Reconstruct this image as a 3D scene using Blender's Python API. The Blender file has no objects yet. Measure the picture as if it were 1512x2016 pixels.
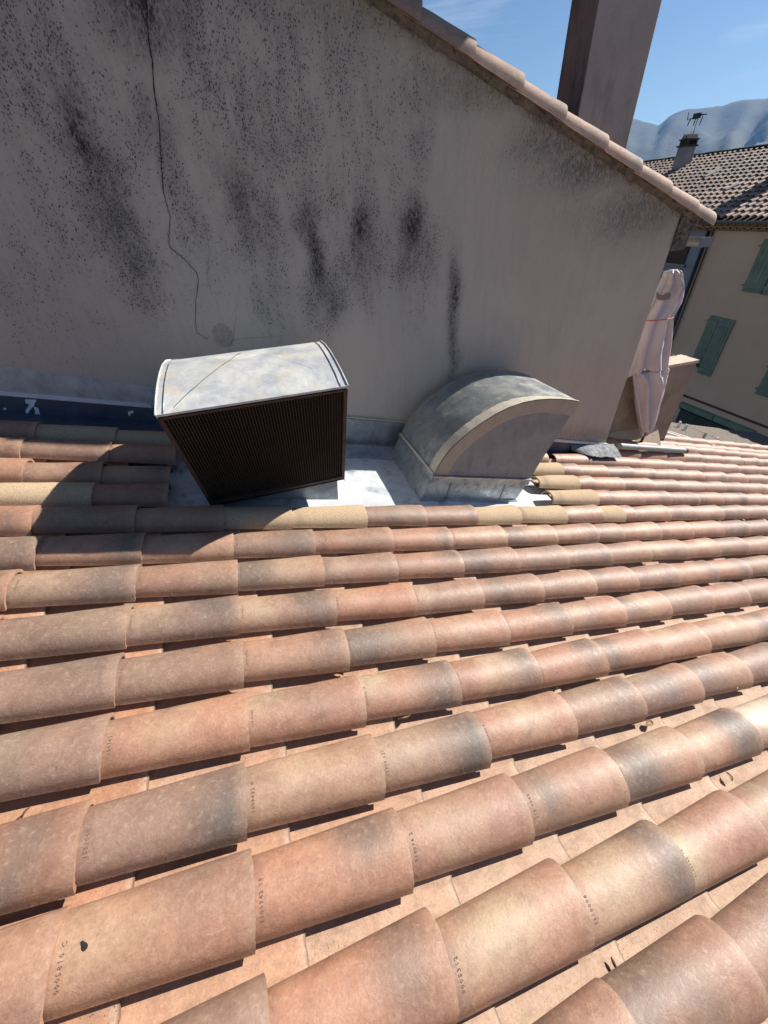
import bpy, bmesh, math, random
import numpy as np
from mathutils import Matrix, Vector, noise
R_ = math.radians
sc = bpy.context.scene
C = sc.collection
random.seed(7)
# ------------------------------------------------------------------ camera, world, sun, exposure
F = 779.94
CAM = np.array([0.76264286, -1.73244607, 1.15343438])
RM = np.array([[0.9494304911, -0.3111600374, -0.0419663401], [-0.2206401347, -0.5661092268, -0.7942532809],
               [0.2233823482, 0.7633477415, -0.6061357539]])
cd = bpy.data.cameras.new('camera'); cam = bpy.data.objects.new('camera', cd); C.objects.link(cam)
cd.sensor_fit = 'HORIZONTAL'; cd.sensor_width = 36; cd.lens = 36 * F / 1512
cd.clip_start = 0.02; cd.clip_end = 30000
cam.matrix_world = Matrix([[RM[0][i], -RM[1][i], -RM[2][i], CAM[i]] for i in range(3)] + [[0, 0, 0, 1]])
sc.camera = cam
SUN = Vector((1.026, 0.155, 0.7556)).normalized()          # towards the sun
sun_el = math.asin(SUN.z); sun_az = math.atan2(SUN.x, SUN.y)
w = bpy.data.worlds.new('World'); sc.world = w; w.use_nodes = True
nt = w.node_tree; nt.nodes.clear()
def wn(t): return nt.nodes.new(t)
sky = wn('ShaderNodeTexSky'); sky.sky_type = 'NISHITA'; sky.sun_disc = False
sky.sun_elevation = sun_el; sky.sun_rotation = sun_az; sky.air_density = 1.0; sky.dust_density = 0.15; sky.ozone_density = 5.0
bg = wn('ShaderNodeBackground'); bg.inputs[1].default_value = 0.0455
out = wn('ShaderNodeOutputWorld')
tc = wn('ShaderNodeTexCoord'); mp = wn('ShaderNodeMapping'); mp.inputs['Scale'].default_value = (1.2, 1.2, 7.0)
mp.inputs['Rotation'].default_value = (0.15, -0.25, 0.6)
nz = wn('ShaderNodeTexNoise'); nz.inputs['Scale'].default_value = 2.6; nz.inputs['Detail'].default_value = 7; nz.inputs['Roughness'].default_value = 0.62
nz.inputs['Distortion'].default_value = 0.6
rp = wn('ShaderNodeValToRGB'); rp.color_ramp.elements[0].position = 0.56; rp.color_ramp.elements[1].position = 0.80
rp.color_ramp.elements[0].color = (0, 0, 0, 1); rp.color_ramp.elements[1].color = (.5, .5, .5, 1)
mx = wn('ShaderNodeMixRGB'); mx.inputs[2].default_value = (9, 9.6, 10.5, 1)
nt.links.new(tc.outputs['Generated'], mp.inputs[0]); nt.links.new(mp.outputs[0], nz.inputs[0]); nt.links.new(nz.outputs[0], rp.inputs[0])
nt.links.new(rp.outputs[0], mx.inputs[0]); nt.links.new(sky.outputs[0], mx.inputs[1]); nt.links.new(mx.outputs[0], bg.inputs[0])
nt.links.new(bg.outputs[0], out.inputs[0])
sd = bpy.data.lights.new('sun', 'SUN'); sd.energy = 4.5; sd.angle = R_(0.5); sd.color = (1, 0.94, 0.86)
so = bpy.data.objects.new('sun', sd); C.objects.link(so); so.rotation_euler = SUN.to_track_quat('Z', 'Y').to_euler()
sc.view_settings.view_transform = 'Standard'; sc.view_settings.look = 'None'
sc.view_settings.exposure = 1.0; sc.view_settings.gamma = 1
sc.render.engine = 'CYCLES'
# ------------------------------------------------------------------ measuring helpers (photo pixel -> point on a real plane)
AL = 0.267492; CA, SA = math.cos(AL), math.sin(AL)
NR = np.array([SA, 0, CA])
def ray(x, y):
    d = RM.T @ np.array([x - 756, y - 1008, F]); return d / np.linalg.norm(d)
def hit(x, y, n, d0):
    n = np.array(n, float); d = ray(x, y); return CAM + d * ((d0 - n @ CAM) / (n @ d))
def onY(x, y, Y): return hit(x, y, (0, 1, 0), Y)
def onX(x, y, X): return hit(x, y, (1, 0, 0), X)
def onR(x, y, h=0.0):
    X = hit(x, y, NR, h); return X[0] * CA - X[2] * SA, X[1]
def rf(u, v, h): return (u * CA + h * SA, v, -u * SA + h * CA)      # roof frame -> world
def proj(P):
    c = RM @ (np.array(P) - CAM)
    return (756 + F * c[0] / c[2], 1008 + F * c[1] / c[2], c[2])
# ------------------------------------------------------------------ object helpers
def tag(o, label=None, cat=None, group=None, kind=None):
    if label: o['label'] = label
    if cat: o['category'] = cat
    if group: o['group'] = group
    if kind: o['kind'] = kind
    return o
def thing(name, label, cat, loc=(0, 0, 0), group=None):
    o = bpy.data.objects.new(name, None); C.objects.link(o); o.location = loc; o.empty_display_size = .1
    return tag(o, label, cat, group)
def link(name, me, mat=None, parent=None, smooth=False):
    o = bpy.data.objects.new(name, me); C.objects.link(o)
    if mat is not None: me.materials.append(mat)
    if parent is not None:
        o.parent = parent
        pm = Matrix.Translation(parent.location) if parent.parent is None else parent['_w'] if False else Matrix.Identity(4)
        if parent.parent is None: o.matrix_parent_inverse = Matrix.Translation(parent.location).inverted()
    if smooth:
        for p in me.polygons: p.use_smooth = True
    return o
class MB:
    def __init__(s): s.v = []; s.f = []; s.c = []; s.uv = []
    def add(s, vs, fs, cols=None):
        b = len(s.v); s.v += [tuple(float(a) for a in v) for v in vs]; s.f += [tuple(i + b for i in f) for f in fs]
        s.c += list(cols) if cols is not None else [(1, 1, 1)] * len(vs)
        return s
    def box(s, lo, hi, fn=None):
        vs = [(x, y, z) for x in (lo[0], hi[0]) for y in (lo[1], hi[1]) for z in (lo[2], hi[2])]
        if fn: vs = [fn(*v) for v in vs]
        return s.add(vs, [(0, 1, 3, 2), (4, 6, 7, 5), (0, 4, 5, 1), (2, 3, 7, 6), (0, 2, 6, 4), (1, 5, 7, 3)])
    def tube(s, pts, r, n=8, cap=True):
        pts = [Vector(p) for p in pts]; rs = r if isinstance(r, (list, tuple)) else [r] * len(pts); vs = []; fs = []
        for i, p in enumerate(pts):
            t = (pts[min(i + 1, len(pts) - 1)] - pts[max(i - 1, 0)]).normalized()
            a = t.cross(Vector((0, 0, 1)));
            if a.length < .05: a = t.cross(Vector((0, 1, 0)))
            a.normalize(); b = t.cross(a)
            for k in range(n):
                q = 2 * math.pi * k / n; vs.append(p + (a * math.cos(q) + b * math.sin(q)) * rs[i])
        for i in range(len(pts) - 1):
            for k in range(n): fs.append((i * n + k, i * n + (k + 1) % n, (i + 1) * n + (k + 1) % n, (i + 1) * n + k))
        if cap: fs.append(tuple(range(n))[::-1]); fs.append(tuple((len(pts) - 1) * n + k for k in range(n)))
        return s.add(vs, fs)
    def prism(s, prof, a, b, fn):      # prof: closed 2-D polygon, extruded a..b through fn(p,q,t)
        n = len(prof); vs = [fn(p, q, a) for p, q in prof] + [fn(p, q, b) for p, q in prof]
        fs = [tuple(range(n)), tuple(range(2 * n - 1, n - 1, -1))] + [(i, (i + 1) % n, (i + 1) % n + n, i + n)[::-1] for i in range(n)]
        return s.add(vs, fs)
    def mesh(s, name):
        me = bpy.data.meshes.new(name); me.from_pydata(s.v, [], s.f); me.update()
        if any(c != (1, 1, 1) for c in s.c[:1]) or len(set(s.c[:50])) > 1:
            at = me.color_attributes.new('Col', 'FLOAT_COLOR', 'POINT')
            at.data.foreach_set('color', np.array([(c[0], c[1], c[2], 1) for c in s.c], float).ravel())
        return me
    def build(s, name, mat, parent=None, smooth=False, bev=0, recalc=True, auto=None):
        me = s.mesh(name)
        if recalc or bev:
            bm = bmesh.new(); bm.from_mesh(me)
            if bev: bmesh.ops.bevel(bm, geom=list(bm.edges), offset=bev, segments=2, profile=.6, affect='EDGES')
            bmesh.ops.recalc_face_normals(bm, faces=bm.faces); bm.to_mesh(me); bm.free()
        o = link(name, me, mat, parent, smooth)
        if auto and smooth:
            me.set_sharp_from_angle(angle=R_(auto))
        return o
# ------------------------------------------------------------------ materials
class Mat:
    def __init__(s, name, rough=.8, metal=0):
        s.m = bpy.data.materials.new(name); s.m.use_nodes = True; s.t = s.m.node_tree; s.b = s.t.nodes['Principled BSDF']
        s.b.inputs['Roughness'].default_value = rough; s.b.inputs['Metallic'].default_value = metal
        s.o = s.t.nodes.new('ShaderNodeTexCoord').outputs['Object']
    def n(s, t): return s.t.nodes.new(t)
    def L(s, a, b): s.t.links.new(a, b)
    def noise(s, scale, detail=4, rough=.5, vec=None, stretch=None, dist=0):
        v = vec or s.o
        if stretch:
            mp = s.n('ShaderNodeMapping'); mp.inputs['Scale'].default_value = stretch; s.L(v, mp.inputs[0]); v = mp.outputs[0]
        k = s.n('ShaderNodeTexNoise'); k.inputs['Scale'].default_value = scale; k.inputs['Detail'].default_value = detail
        k.inputs['Roughness'].default_value = rough; k.inputs['Distortion'].default_value = dist; s.L(v, k.inputs['Vector']); return k.outputs[0]
    def vor(s, scale, stretch=None, feature='F1'):
        v = s.o
        if stretch:
            mp = s.n('ShaderNodeMapping'); mp.inputs['Scale'].default_value = stretch; s.L(v, mp.inputs[0]); v = mp.outputs[0]
        k = s.n('ShaderNodeTexVoronoi'); k.feature = feature; k.inputs['Scale'].default_value = scale; s.L(v, k.inputs['Vector']); return k
    def ramp(s, fac, stops):
        r = s.n('ShaderNodeValToRGB'); e = r.color_ramp.elements
        while len(e) < len(stops): e.new(.5)
        for k, (p, c) in zip(e, stops):
            k.position = p; k.color = (c, c, c, 1) if isinstance(c, (int, float)) else (*c, 1)
        s.L(fac, r.inputs[0]); return r.outputs[0]
    def mix(s, fac, a, b, mode='MIX'):
        m = s.n('ShaderNodeMixRGB'); m.blend_type = mode
        for i, q in enumerate((fac, a, b)):
            if isinstance(q, bpy.types.NodeSocket): s.L(q, m.inputs[i])
            else: m.inputs[i].default_value = q if i == 0 else (*q, 1)
        return m.outputs[0]
    def math(s, op, a, b=0., clamp=False):
        m = s.n('ShaderNodeMath'); m.operation = op; m.use_clamp = clamp
        for i, q in enumerate((a, b)):
            if isinstance(q, bpy.types.NodeSocket): s.L(q, m.inputs[i])
            else: m.inputs[i].default_value = q
        return m.outputs[0]
    def attr(s, name, out='Color'):
        a = s.n('ShaderNodeAttribute'); a.attribute_name = name; return a.outputs[out]
    def color(s, c):
        if isinstance(c, bpy.types.NodeSocket): s.L(c, s.b.inputs['Base Color'])
        else: s.b.inputs['Base Color'].default_value = (*c, 1)
        return s
    def rough(s, c): s.L(c, s.b.inputs['Roughness']); return s
    def bump(s, h, strength=.3, dist=.01):
        b = s.n('ShaderNodeBump'); b.inputs['Strength'].default_value = strength; b.inputs['Distance'].default_value = dist
        s.L(h, b.inputs['Height']); s.L(b.outputs[0], s.b.inputs['Normal']); return s
# terracotta: colour comes from the tile (Col) + fired-clay grain
def terracotta(name, grain=1.0, shine=True):
    m = Mat(name, .72); col = m.attr('Col')
    big = m.noise(16, 5, .62, dist=.5); fine = m.noise(150, 4, .7); mid = m.noise(60, 5, .7, dist=.25)
    c = m.mix(1, col, m.ramp(big, [(.28, (.80, .77, .76)), (.5, (1, 1, 1)), (.72, (1.12, 1.14, 1.15))]), 'MULTIPLY')
    c = m.mix(m.ramp(mid, [(.52, 0.), (.72, .26)]), c, (.56, .43, .32))
    c = m.mix(m.ramp(mid, [(.30, .30), (.44, 0.)]), c, (.20, .13, .10))
    c = m.mix(1, c, m.ramp(fine, [(.3, (.84, .82, .81)), (.52, (1, 1, 1)), (.75, (1.14, 1.13, 1.12))]), 'MULTIPLY')
    # lime scratches and small white chips
    sc_ = m.noise(30, 3, .5, stretch=(.35, 2.2, 2.2), dist=2.5)
    c = m.mix(m.math('MULTIPLY', m.ramp(sc_, [(.72, 0.), (.75, .4)]), m.ramp(m.noise(7, 2), [(.52, 0.), (.6, 1.)])), c, (.68, .60, .53))
    v = m.vor(70); c = m.mix(m.math('MULTIPLY', m.ramp(v.outputs['Distance'], [(.05, .8), (.09, 0.)]), m.ramp(m.noise(9, 2), [(.56, 0.), (.62, 1.)])), c, (.10, .07, .06))
    if not shine:
        silt = m.noise(20, 6, .75, stretch=(.5, 1.3, 1.3)); c = m.mix(m.ramp(silt, [(.50, 0.), (.70, .50)]), c, (.17, .125, .09))
        gr_ = m.vor(120); c = m.mix(m.math('MULTIPLY', m.ramp(gr_.outputs['Distance'], [(.12, .8), (.22, 0.)]), m.ramp(m.noise(8, 3), [(.50, 0.), (.62, 1.)])), c, (.06, .045, .035))
    v2 = m.vor(24); sp2 = m.n('ShaderNodeSeparateColor'); m.L(v2.outputs['Color'], sp2.inputs[0])
    lich = m.math('MULTIPLY', m.ramp(m.math('ADD', v2.outputs['Distance'], m.math('MULTIPLY', m.noise(90, 4, .7), .5)), [(.34, 1.), (.42, 0.)]), m.ramp(sp2.outputs[0], [(.72, 0.), (.78, 1.)]))
    c = m.mix(m.math('MULTIPLY', lich, .30), c, (.44, .35, .26))
    run = m.noise(34, 5, .7, stretch=(.25, 1.6, 1.6)); c = m.mix(m.ramp(run, [(.56, 0.), (.76, .30)]), c, (.15, .105, .08))
    m.color(c); m.rough(m.ramp(mid, [(.3, .46), (.7, .68)] if shine else [(.3, .65), (.7, .85)]))
    hb = m.math('ADD', m.math('MULTIPLY', fine, .45 * grain), m.math('MULTIPLY', mid, .8))
    m.bump(hb, .38, .004); m.b.inputs['Specular IOR Level'].default_value = .55 if shine else .3
    return m.m
M = {}
M['tile'] = terracotta('terracotta')
M['channel'] = terracotta('channel_clay', shine=False)
def sandy():
    m = Mat('sandy_clay', .9); col = m.attr('Col')
    v = m.noise(230, 3, .75); c = m.mix(1, col, m.ramp(v, [(.36, (.62, .56, .48)), (.52, (1, 1, 1)), (.66, (1.2, 1.18, 1.12))]), 'MULTIPLY')
    m.color(c); m.bump(v, .6, .004); return m.m
M['sandy'] = sandy()
def wallmat():
    m = Mat('render_wall', .93); st = m.n('ShaderNodeSeparateColor'); m.L(m.attr('Col'), st.inputs[0])
    sm, sp, gr = st.outputs[0], st.outputs[1], st.outputs[2]        # soft soot, speckle density, grey wash
    big = m.noise(1.6, 5, .6); mid = m.noise(9, 6, .6); fine = m.noise(190, 3, .7)
    c = m.ramp(big, [(.3, (.47, .395, .32)), (.7, (.54, .455, .37))])
    c = m.mix(m.ramp(mid, [(.35, .0), (.7, .16)]), c, (.60, .52, .46))
    c = m.mix(gr, c, (.37, .345, .305))
    clump = m.ramp(m.noise(11, 5, .7, stretch=(1, 1, .45)), [(.34, .10), (.62, 1.5)])
    dens = m.math('MULTIPLY', m.math('MULTIPLY', sp, clump), .82)
    c = m.mix(m.math('MULTIPLY', dens, .46, True), c, (.13, .125, .125))
    for sc_, amt, sz in ((100, .90, .44), (170, .88, .50), (62, .82, .24)):
        v = m.vor(sc_, stretch=(1, .2, .62)); sep = m.n('ShaderNodeSeparateColor'); m.L(v.outputs['Color'], sep.inputs[0])
        pres = m.math('MULTIPLY', m.math('SUBTRACT', m.math('MULTIPLY', dens, .85), sep.outputs[0]), 5, True)
        rad = m.math('ADD', m.math('MULTIPLY', sep.outputs[1], sz * .6), sz * .45)
        k = m.math('MULTIPLY', m.math('SUBTRACT', rad, m.math('ADD', v.outputs['Distance'], m.math('MULTIPLY', m.math('SUBTRACT', m.noise(150, 4, .75), .5), .75))), 7, True)
        c = m.mix(m.math('MULTIPLY', m.math('MULTIPLY', k, pres), amt), c, (.035, .031, .033))
    soot = m.math('MULTIPLY', sm, m.ramp(m.noise(75, 7, .85, stretch=(1, 1, .5)), [(.36, .12), (.60, 1.25)]), True)
    c = m.mix(soot, c, (.024, .021, .022))
    vz = m.noise(24, 3, .6, stretch=(1, 1, .12)); c = m.mix(m.ramp(vz, [(.5, 0.), (.75, .15)]), c, (.20, .18, .175))
    c = m.mix(1, c, m.ramp(fine, [(.3, (.88, .88, .88)), (.7, (1.1, 1.1, 1.1))]), 'MULTIPLY')
    m.color(c); m.bump(m.math('ADD', m.math('MULTIPLY', fine, .5), m.math('MULTIPLY', m.noise(22, 5, .6), .9)), .35, .008); return m.m
M['wall'] = wallmat()
def stucco(name, a, b, sc_=5, dirt=(.06, .055, .05), damt=.35, bump=.3):
    m = Mat(name, .93); c = m.ramp(m.noise(sc_, 6, .6), [(.3, a), (.7, b)])
    c = m.mix(m.ramp(m.noise(sc_ * 1.7, 6, .7, stretch=(1, 1, .4)), [(.5, 0.), (.72, damt)]), c, dirt)
    f = m.noise(120, 3, .7); c = m.mix(1, c, m.ramp(f, [(.3, (.88, .88, .88)), (.7, (1.1, 1.1, 1.1))]), 'MULTIPLY')
    m.color(c); m.bump(f, bump, .01); return m.m
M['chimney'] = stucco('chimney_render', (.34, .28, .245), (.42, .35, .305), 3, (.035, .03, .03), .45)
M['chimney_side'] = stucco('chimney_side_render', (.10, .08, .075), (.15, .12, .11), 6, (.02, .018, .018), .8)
M['mortar'] = stucco('mortar', (.10, .085, .07), (.24, .20, .16), 22, (.02, .018, .014), .8, .8)
M['parapet'] = stucco('parapet_render', (.25, .195, .15), (.33, .26, .20), 4, (.05, .042, .035), .5)
M['tan'] = stucco('tan_render', (.68, .46, .30), (.76, .52, .35), .8, (.52, .35, .24), .25, .1)
M['white_house'] = stucco('pale_render', (.25, .25, .27), (.32, .32, .34), 1, (.2, .2, .2), .2, .1)
M['cornice'] = stucco('cornice_clay', (.40, .26, .14), (.50, .34, .19), 3, (.2, .13, .08), .4, .2)
M['concrete'] = stucco('concrete', (.36, .33, .30), (.46, .42, .38), 6)
def metal(name, a, b, rough=.42, metallic=.75, spot=(.55, .57, .6), spotamt=.0, sc_=7):
    m = Mat(name, rough, metallic); c = m.ramp(m.noise(sc_, 7, .68, dist=.8), [(.3, a), (.7, b)])
    c = m.mix(m.ramp(m.noise(sc_ * 4, 5, .7), [(.45, 0.), (.75, .35)]), c, tuple(.55 * q for q in a))
    if spotamt: c = m.mix(m.ramp(m.noise(sc_ * 1.8, 5, .6, stretch=(1, 1, .6)), [(.58, 0.), (.66, spotamt)]), c, spot)
    m.color(c); m.rough(m.ramp(m.noise(sc_ * 2, 5, .6), [(.3, rough - .1), (.7, rough + .18)]))
    m.bump(m.math('ADD', m.noise(5, 3, .5), m.math('MULTIPLY', m.noise(22, 4, .6), .25)), .3, .03); return m.m
M['zinc'] = metal('weathered_zinc', (.48, .52, .56), (.74, .76, .78), .42, .35, (.26, .30, .34), .75, 4)
M['zinc_top'] = metal('galvanised_sheet', (.36, .39, .43), (.74, .73, .67), .5, .25, (.66, .56, .38), .6, 5)
M['zinc_dark'] = metal('dark_zinc', (.055, .068, .10), (.10, .115, .15), .5, .4, (.5, .55, .62), .0, 4)
M['zinc_side'] = metal('aged_zinc', (.20, .23, .26), (.40, .43, .45), .40, .6, (.45, .48, .48), .35, 8)
M['curb'] = metal('bright_curb', (.34, .37, .39), (.62, .64, .65), .34, .8, (.22, .24, .26), .6, 9)
M['lead'] = metal('lead_sheet', (.09, .10, .115), (.19, .20, .22), .7, .0, (.6, .6, .6), .15, 12)
M['steel_dark'] = metal('dark_frame', (.030, .021, .017), (.07, .048, .038), .7, .1)
M['strip'] = metal('aluminium_strip', (.58, .58, .60), (.70, .70, .72), .5, .1)
M['pipe'] = metal('grey_pipe', (.22, .25, .25), (.36, .39, .38), .45, .2, (.2, .22, .22), .4, 10)
M['mastic'] = stucco('mastic_band', (.46, .41, .32), (.58, .52, .41), 12, (.3, .26, .2), .3, .6)
M['side_panel'] = stucco('painted_panel', (.25, .235, .22), (.33, .31, .285), 7, (.06, .06, .06), .35, .25)
M['mastic_side'] = stucco('mastic_fillet', (.42, .33, .25), (.50, .40, .31), 12, (.3, .26, .2), .3, .6)
def plain(name, c, rough=.7, metal_=0, var=.15, sc_=12):
    m = Mat(name, rough, metal_); m.color(m.mix(1, c, m.ramp(m.noise(sc_, 5, .6), [(.3, (1 - var,) * 3), (.7, (1 + var,) * 3)]), 'MULTIPLY')); return m.m
M['black'] = plain('flat_black', (.012, .011, .011), .9)
M['wire'] = plain('rusty_wire', (.065, .046, .032), .6, .1)
M['interior'] = plain('duct_shade', (.006, .005, .005), .95)  # near-black colour stands in for the shade inside the hoods
M['mark'] = plain('stamped_mark', (.17, .10, .07), .9)
M['crack'] = plain('crack_dark', (.025, .022, .022), .95)
M['shutter'] = plain('green_painted_wood', (.20, .25, .17), .7, 0, .2, 3)
M['shutter2'] = plain('dark_green_wood', (.055, .068, .060), .6, 0, .2, 2)
M['brown_wood'] = plain('brown_wood', (.055, .022, .014), .6, 0, .35, 8)
M['gutter'] = plain('grey_gutter', (.20, .21, .22), .45, .3)
M['downpipe'] = plain('dark_downpipe', (.03, .03, .034), .5, .2)
M['white'] = plain('white_plastic', (.72, .73, .72), .5)
M['greenp'] = plain('green_plastic', (.04, .30, .24), .5)
M['red'] = plain('red_strap', (.55, .07, .05), .6)
M['twig'] = plain('twig_bark', (.07, .035, .025), .8, 0, .4, 60)
M['leaf'] = plain('dry_leaf', (.22, .13, .07), .7, 0, .4, 60)
M['glass'] = plain('window_dark', (.02, .022, .025), .15)
M['asphalt'] = plain('asphalt', (.05, .05, .052), .9, 0, .2, 4)
M['ground'] = plain('ground', (.12, .11, .085), .95, 0, .3, .3)
M['pave'] = plain('paving', (.30, .28, .25), .9, 0, .2, 3)
M['red_line'] = plain('red_brown_band', (.10, .045, .035), .8)
def cloth():
    m = Mat('lilac_cover', .38); c = m.ramp(m.noise(3, 4, .5), [(.3, (.47, .41, .43)), (.7, (.60, .53, .55))]); m.color(c)
    m.bump(m.noise(14, 5, .6, stretch=(1.4, 1.4, .5)), .35, .02); m.b.inputs['Sheen Weight'].default_value = .1; return m.m
M['cloth'] = cloth()
# ------------------------------------------------------------------ setting: ground, street, hills, haze
def sheet(name, x0, x1, y0, y1, z, mat, kind='structure'):
    b = MB().add([(x0, y0, z), (x1, y0, z), (x1, y1, z), (x0, y1, z)], [(0, 1, 2, 3)]); o = b.build(name, mat, recalc=False); tag(o, kind=kind); return o
GZ = -6.9
sheet('ground', -6000, 9000, -6000, 9000, GZ, M['ground'])
sheet('road', 9.8, 13.4, -40, 60, GZ + .02, M['asphalt'])
pv = MB().box((13.4, -40, GZ + .004), (14.75, 60, GZ + .14)).build('pavement', M['pave']); tag(pv, kind='structure')
def hills():
    n1, n2 = 200, 70; vs = []; 
    prof = [(20, 4.8), (30, 5.6), (36, 6.6), (40, 6.3), (42.6, 5.92), (45.0, 5.22), (45.68, 5.9), (46.7, 6.12), (48, 6.05), (49.4, 6.05), (50.7, 6.25), (52.5, 6.12), (56, 6.7), (62, 7.4), (70, 6.4), (80, 5)]
    pa = [p[0] for p in prof]; pe = [p[1] for p in prof]
    for j in range(n2):
        t = j / (n2 - 1)
        for i in range(n1):
            az = 15 + 70 * i / (n1 - 1); r = 1500 + 4200 * t
            e = np.interp(az, pa, pe) + .05 * noise.noise(Vector((az * 3.1, 0, 0))) + .03 * noise.noise(Vector((az * 9, 3, 0)))
            crest = math.tan(R_(e)) * 4300
            tt = min(1, max(0, (r - 1500) / 2800)); hh = crest * (tt ** 1.5) * (1 if r < 4300 else max(0, 1 - (r - 4300) / 1800))
            rg = noise.fractal(Vector((az * .22, r / 700, .3)), 1, 2, 5) * 75 * math.sin(math.pi * min(1, tt)) ** .8
            ri = -abs(noise.noise(Vector((az * .45, r / 1500, 4)))) * 120 * math.sin(math.pi * min(1, tt)) ** .8
            z = GZ + 1.15 + max(-1.2, hh + rg + ri) if 0 < tt < 1 else GZ + 1.15 * 0 + hh
            a = R_(az); vs.append((CAM[0] + r * math.sin(a), CAM[1] + r * math.cos(a), z))
    fs = [(j * n1 + i, j * n1 + i + 1, (j + 1) * n1 + i + 1, (j + 1) * n1 + i) for j in range(n2 - 1) for i in range(n1 - 1)]
    m = Mat('forest_slope', .95); c = m.ramp(m.noise(.004, 7, .65), [(.35, (.008, .022, .014)), (.55, (.016, .032, .018)), (.74, (.045, .05, .045))])
    c = m.mix(m.ramp(m.noise(.05, 4, .7), [(.4, .0), (.6, .6)]), c, (.03, .045, .025)); m.color(c); m.bump(m.noise(.02, 5, .7), .6, 12)
    o = MB().add(vs, fs).build('hills', m.m, smooth=True); tag(o, kind='structure')
hills()
def haze():
    b = MB().box((-6500, -6500, GZ - 1), (9500, 9500, 620)); m = bpy.data.materials.new('haze_air'); m.use_nodes = True; t = m.node_tree; t.nodes.clear()
    v = t.nodes.new('ShaderNodeVolumePrincipled'); v.inputs['Color'].default_value = (.26, .52, 1, 1); v.inputs['Density'].default_value = HAZE
    v.inputs['Anisotropy'].default_value = .2
    o = t.nodes.new('ShaderNodeOutputMaterial'); t.links.new(v.outputs[0], o.inputs['Volume'])
    tag(b.build('haze', m), kind='stuff', label='thin blue haze between the town and the mountains', cat='haze')
HAZE = 0.00007
haze()
# ------------------------------------------------------------------ tiles
PAL = [(.375, .182, .112), (.345, .175, .112), (.385, .195, .120), (.31, .165, .108), (.345, .195, .125), (.27, .165, .118)]
WB, WN, HB, HN = .186, .148, .075, .061
def lerp(a, b, t): return tuple(a[i] + (b[i] - a[i]) * t for i in range(3))
def tile_geo(mb, u1, v0, L=.46, wb=WB, wn=WN, hb=HB, hn=HN, th=.012, rng=None, base=None, sand=False, dark=None,
             yaw=0., lift=0., vspan=0., warp=.002, nu=12, nv=18, sink=0.):
    """cover tile: wide end at u1 (downslope), near edge at v0; narrow end L upslope"""
    r = rng
    base = base or r.choice(PAL)
    blobs = []
    k = r.random()
    if dark is None and not sand:
        if k < .55: blobs.append((r.choice([.88, .80, .35, .5]) + r.uniform(-.06, .06), r.uniform(.25, .85), r.uniform(.10, .2), r.uniform(.35, .8), (.115, .095, .078), r.uniform(.5, .9)))
        if k > .35: blobs.append((r.uniform(.3, .75), r.uniform(.4, .8), r.uniform(.10, .22), r.uniform(.3, .6), (.42, .30, .195), r.uniform(.4, .8)))  # cream patch: fired tone plus crest sheen put into the colour
        if r.random() < .4: blobs.append((r.uniform(.2, .9), r.uniform(.1, .9), r.uniform(.08, .2), r.uniform(.2, .5), (.36, .185, .125), .6))
        if r.random() < .25: blobs.append((.55, .5, .6, 1.2, (.19, .125, .09), .6))
    elif dark: blobs = dark
    ph = r.uniform(0, 50); out = []; cols = []
    def prof(s, t, off):
        # s 0..1 narrow->wide, t 0..1 near->far
        W = wn + (wb - wn) * s; H = hn + (hb - hn) * s
        a = math.pi * t; v = W / 2 * (1 - math.cos(a)); h = H * math.sin(a) ** .96 if 0 < t < 1 else 0
        if t == 0: v -= .0022
        nx, ny = -math.cos(a) * H, math.sin(a) * W / 2 * 1.0
        l = math.hypot(nx, ny); v -= nx / l * off; h -= ny / l * off
        return v, h
    TT = [0, .022] + [.022 + .956 * q / (nv - 2) for q in range(1, nv - 1)] + [1.]
    for layer in (0, 1):
        for i in range(nu + 1):
            s = i / nu
            for j in range(nv + 1):
                t = TT[j]; v, h = prof(s, t, th * layer)
                if layer == 1 and j in (0, nv): h = 0
                W = wn + (wb - wn) * s; u = u1 - L * (1 - s); vv = v0 + (wb - W) / 2 + v + yaw * (u - u1) + vspan
                h2 = h + lift * s - sink * (1 - s) + .0012 * noise.noise(Vector((u * 14, vv * 14, ph))) + warp * noise.noise(Vector((u * 5, vv * 5, ph + 3))) * (1 if 0 < j < nv else .4)
                if layer == 0 or True:
                    u += (.0030 * noise.noise(Vector((t * 3, ph, s * 2))) + .0022 * noise.noise(Vector((t * 17, ph, s * 2)))) * (1 if i in (0, nu) else 0)
                out.append(rf(u, vv, h2))
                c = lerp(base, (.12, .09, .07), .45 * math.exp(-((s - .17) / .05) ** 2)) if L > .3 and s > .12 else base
                for (bs, bt, ru, rv, bc, am) in blobs:
                    d = ((s - bs) / ru) ** 2 + ((t - bt) / rv) ** 2 + .8 * noise.noise(Vector((u * 9, vv * 9, ph)))
                    c = lerp(c, bc, am * math.exp(-max(0, d)))
                nz_ = .07 * noise.noise(Vector((u * 11, vv * 11, ph + 9)))
                if i in (nu,) and layer == 0: c = lerp(c, (.48, .33, .23), .35)
                if sand: c = lerp(c, (.52, .40, .27), .5 * (.5 + noise.noise(Vector((u * 7, vv * 7, ph)))))
                cols.append(tuple(max(.01, q * (1 + nz_)) for q in c))
    fs = []; N = (nu + 1) * (nv + 1); S = nv + 1
    for i in range(nu):
        for j in range(nv):
            a = i * S + j; fs.append((a, a + 1, a + S + 1, a + S)); fs.append((a + N, a + S + N, a + S + 1 + N, a + 1 + N))
    for i in range(nu):
        a = i * S; fs.append((a, a + S, a + S + N, a + N)); a += nv; fs.append((a, a + N, a + S + N, a + S))
    for j in range(nv):
        a = j; fs.append((a, a + N, a + 1 + N, a + 1)); a = nu * S + j; fs.append((a, a + 1, a + 1 + N, a + N))
    mb.add(out, [f[::-1] for f in fs], cols)
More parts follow.
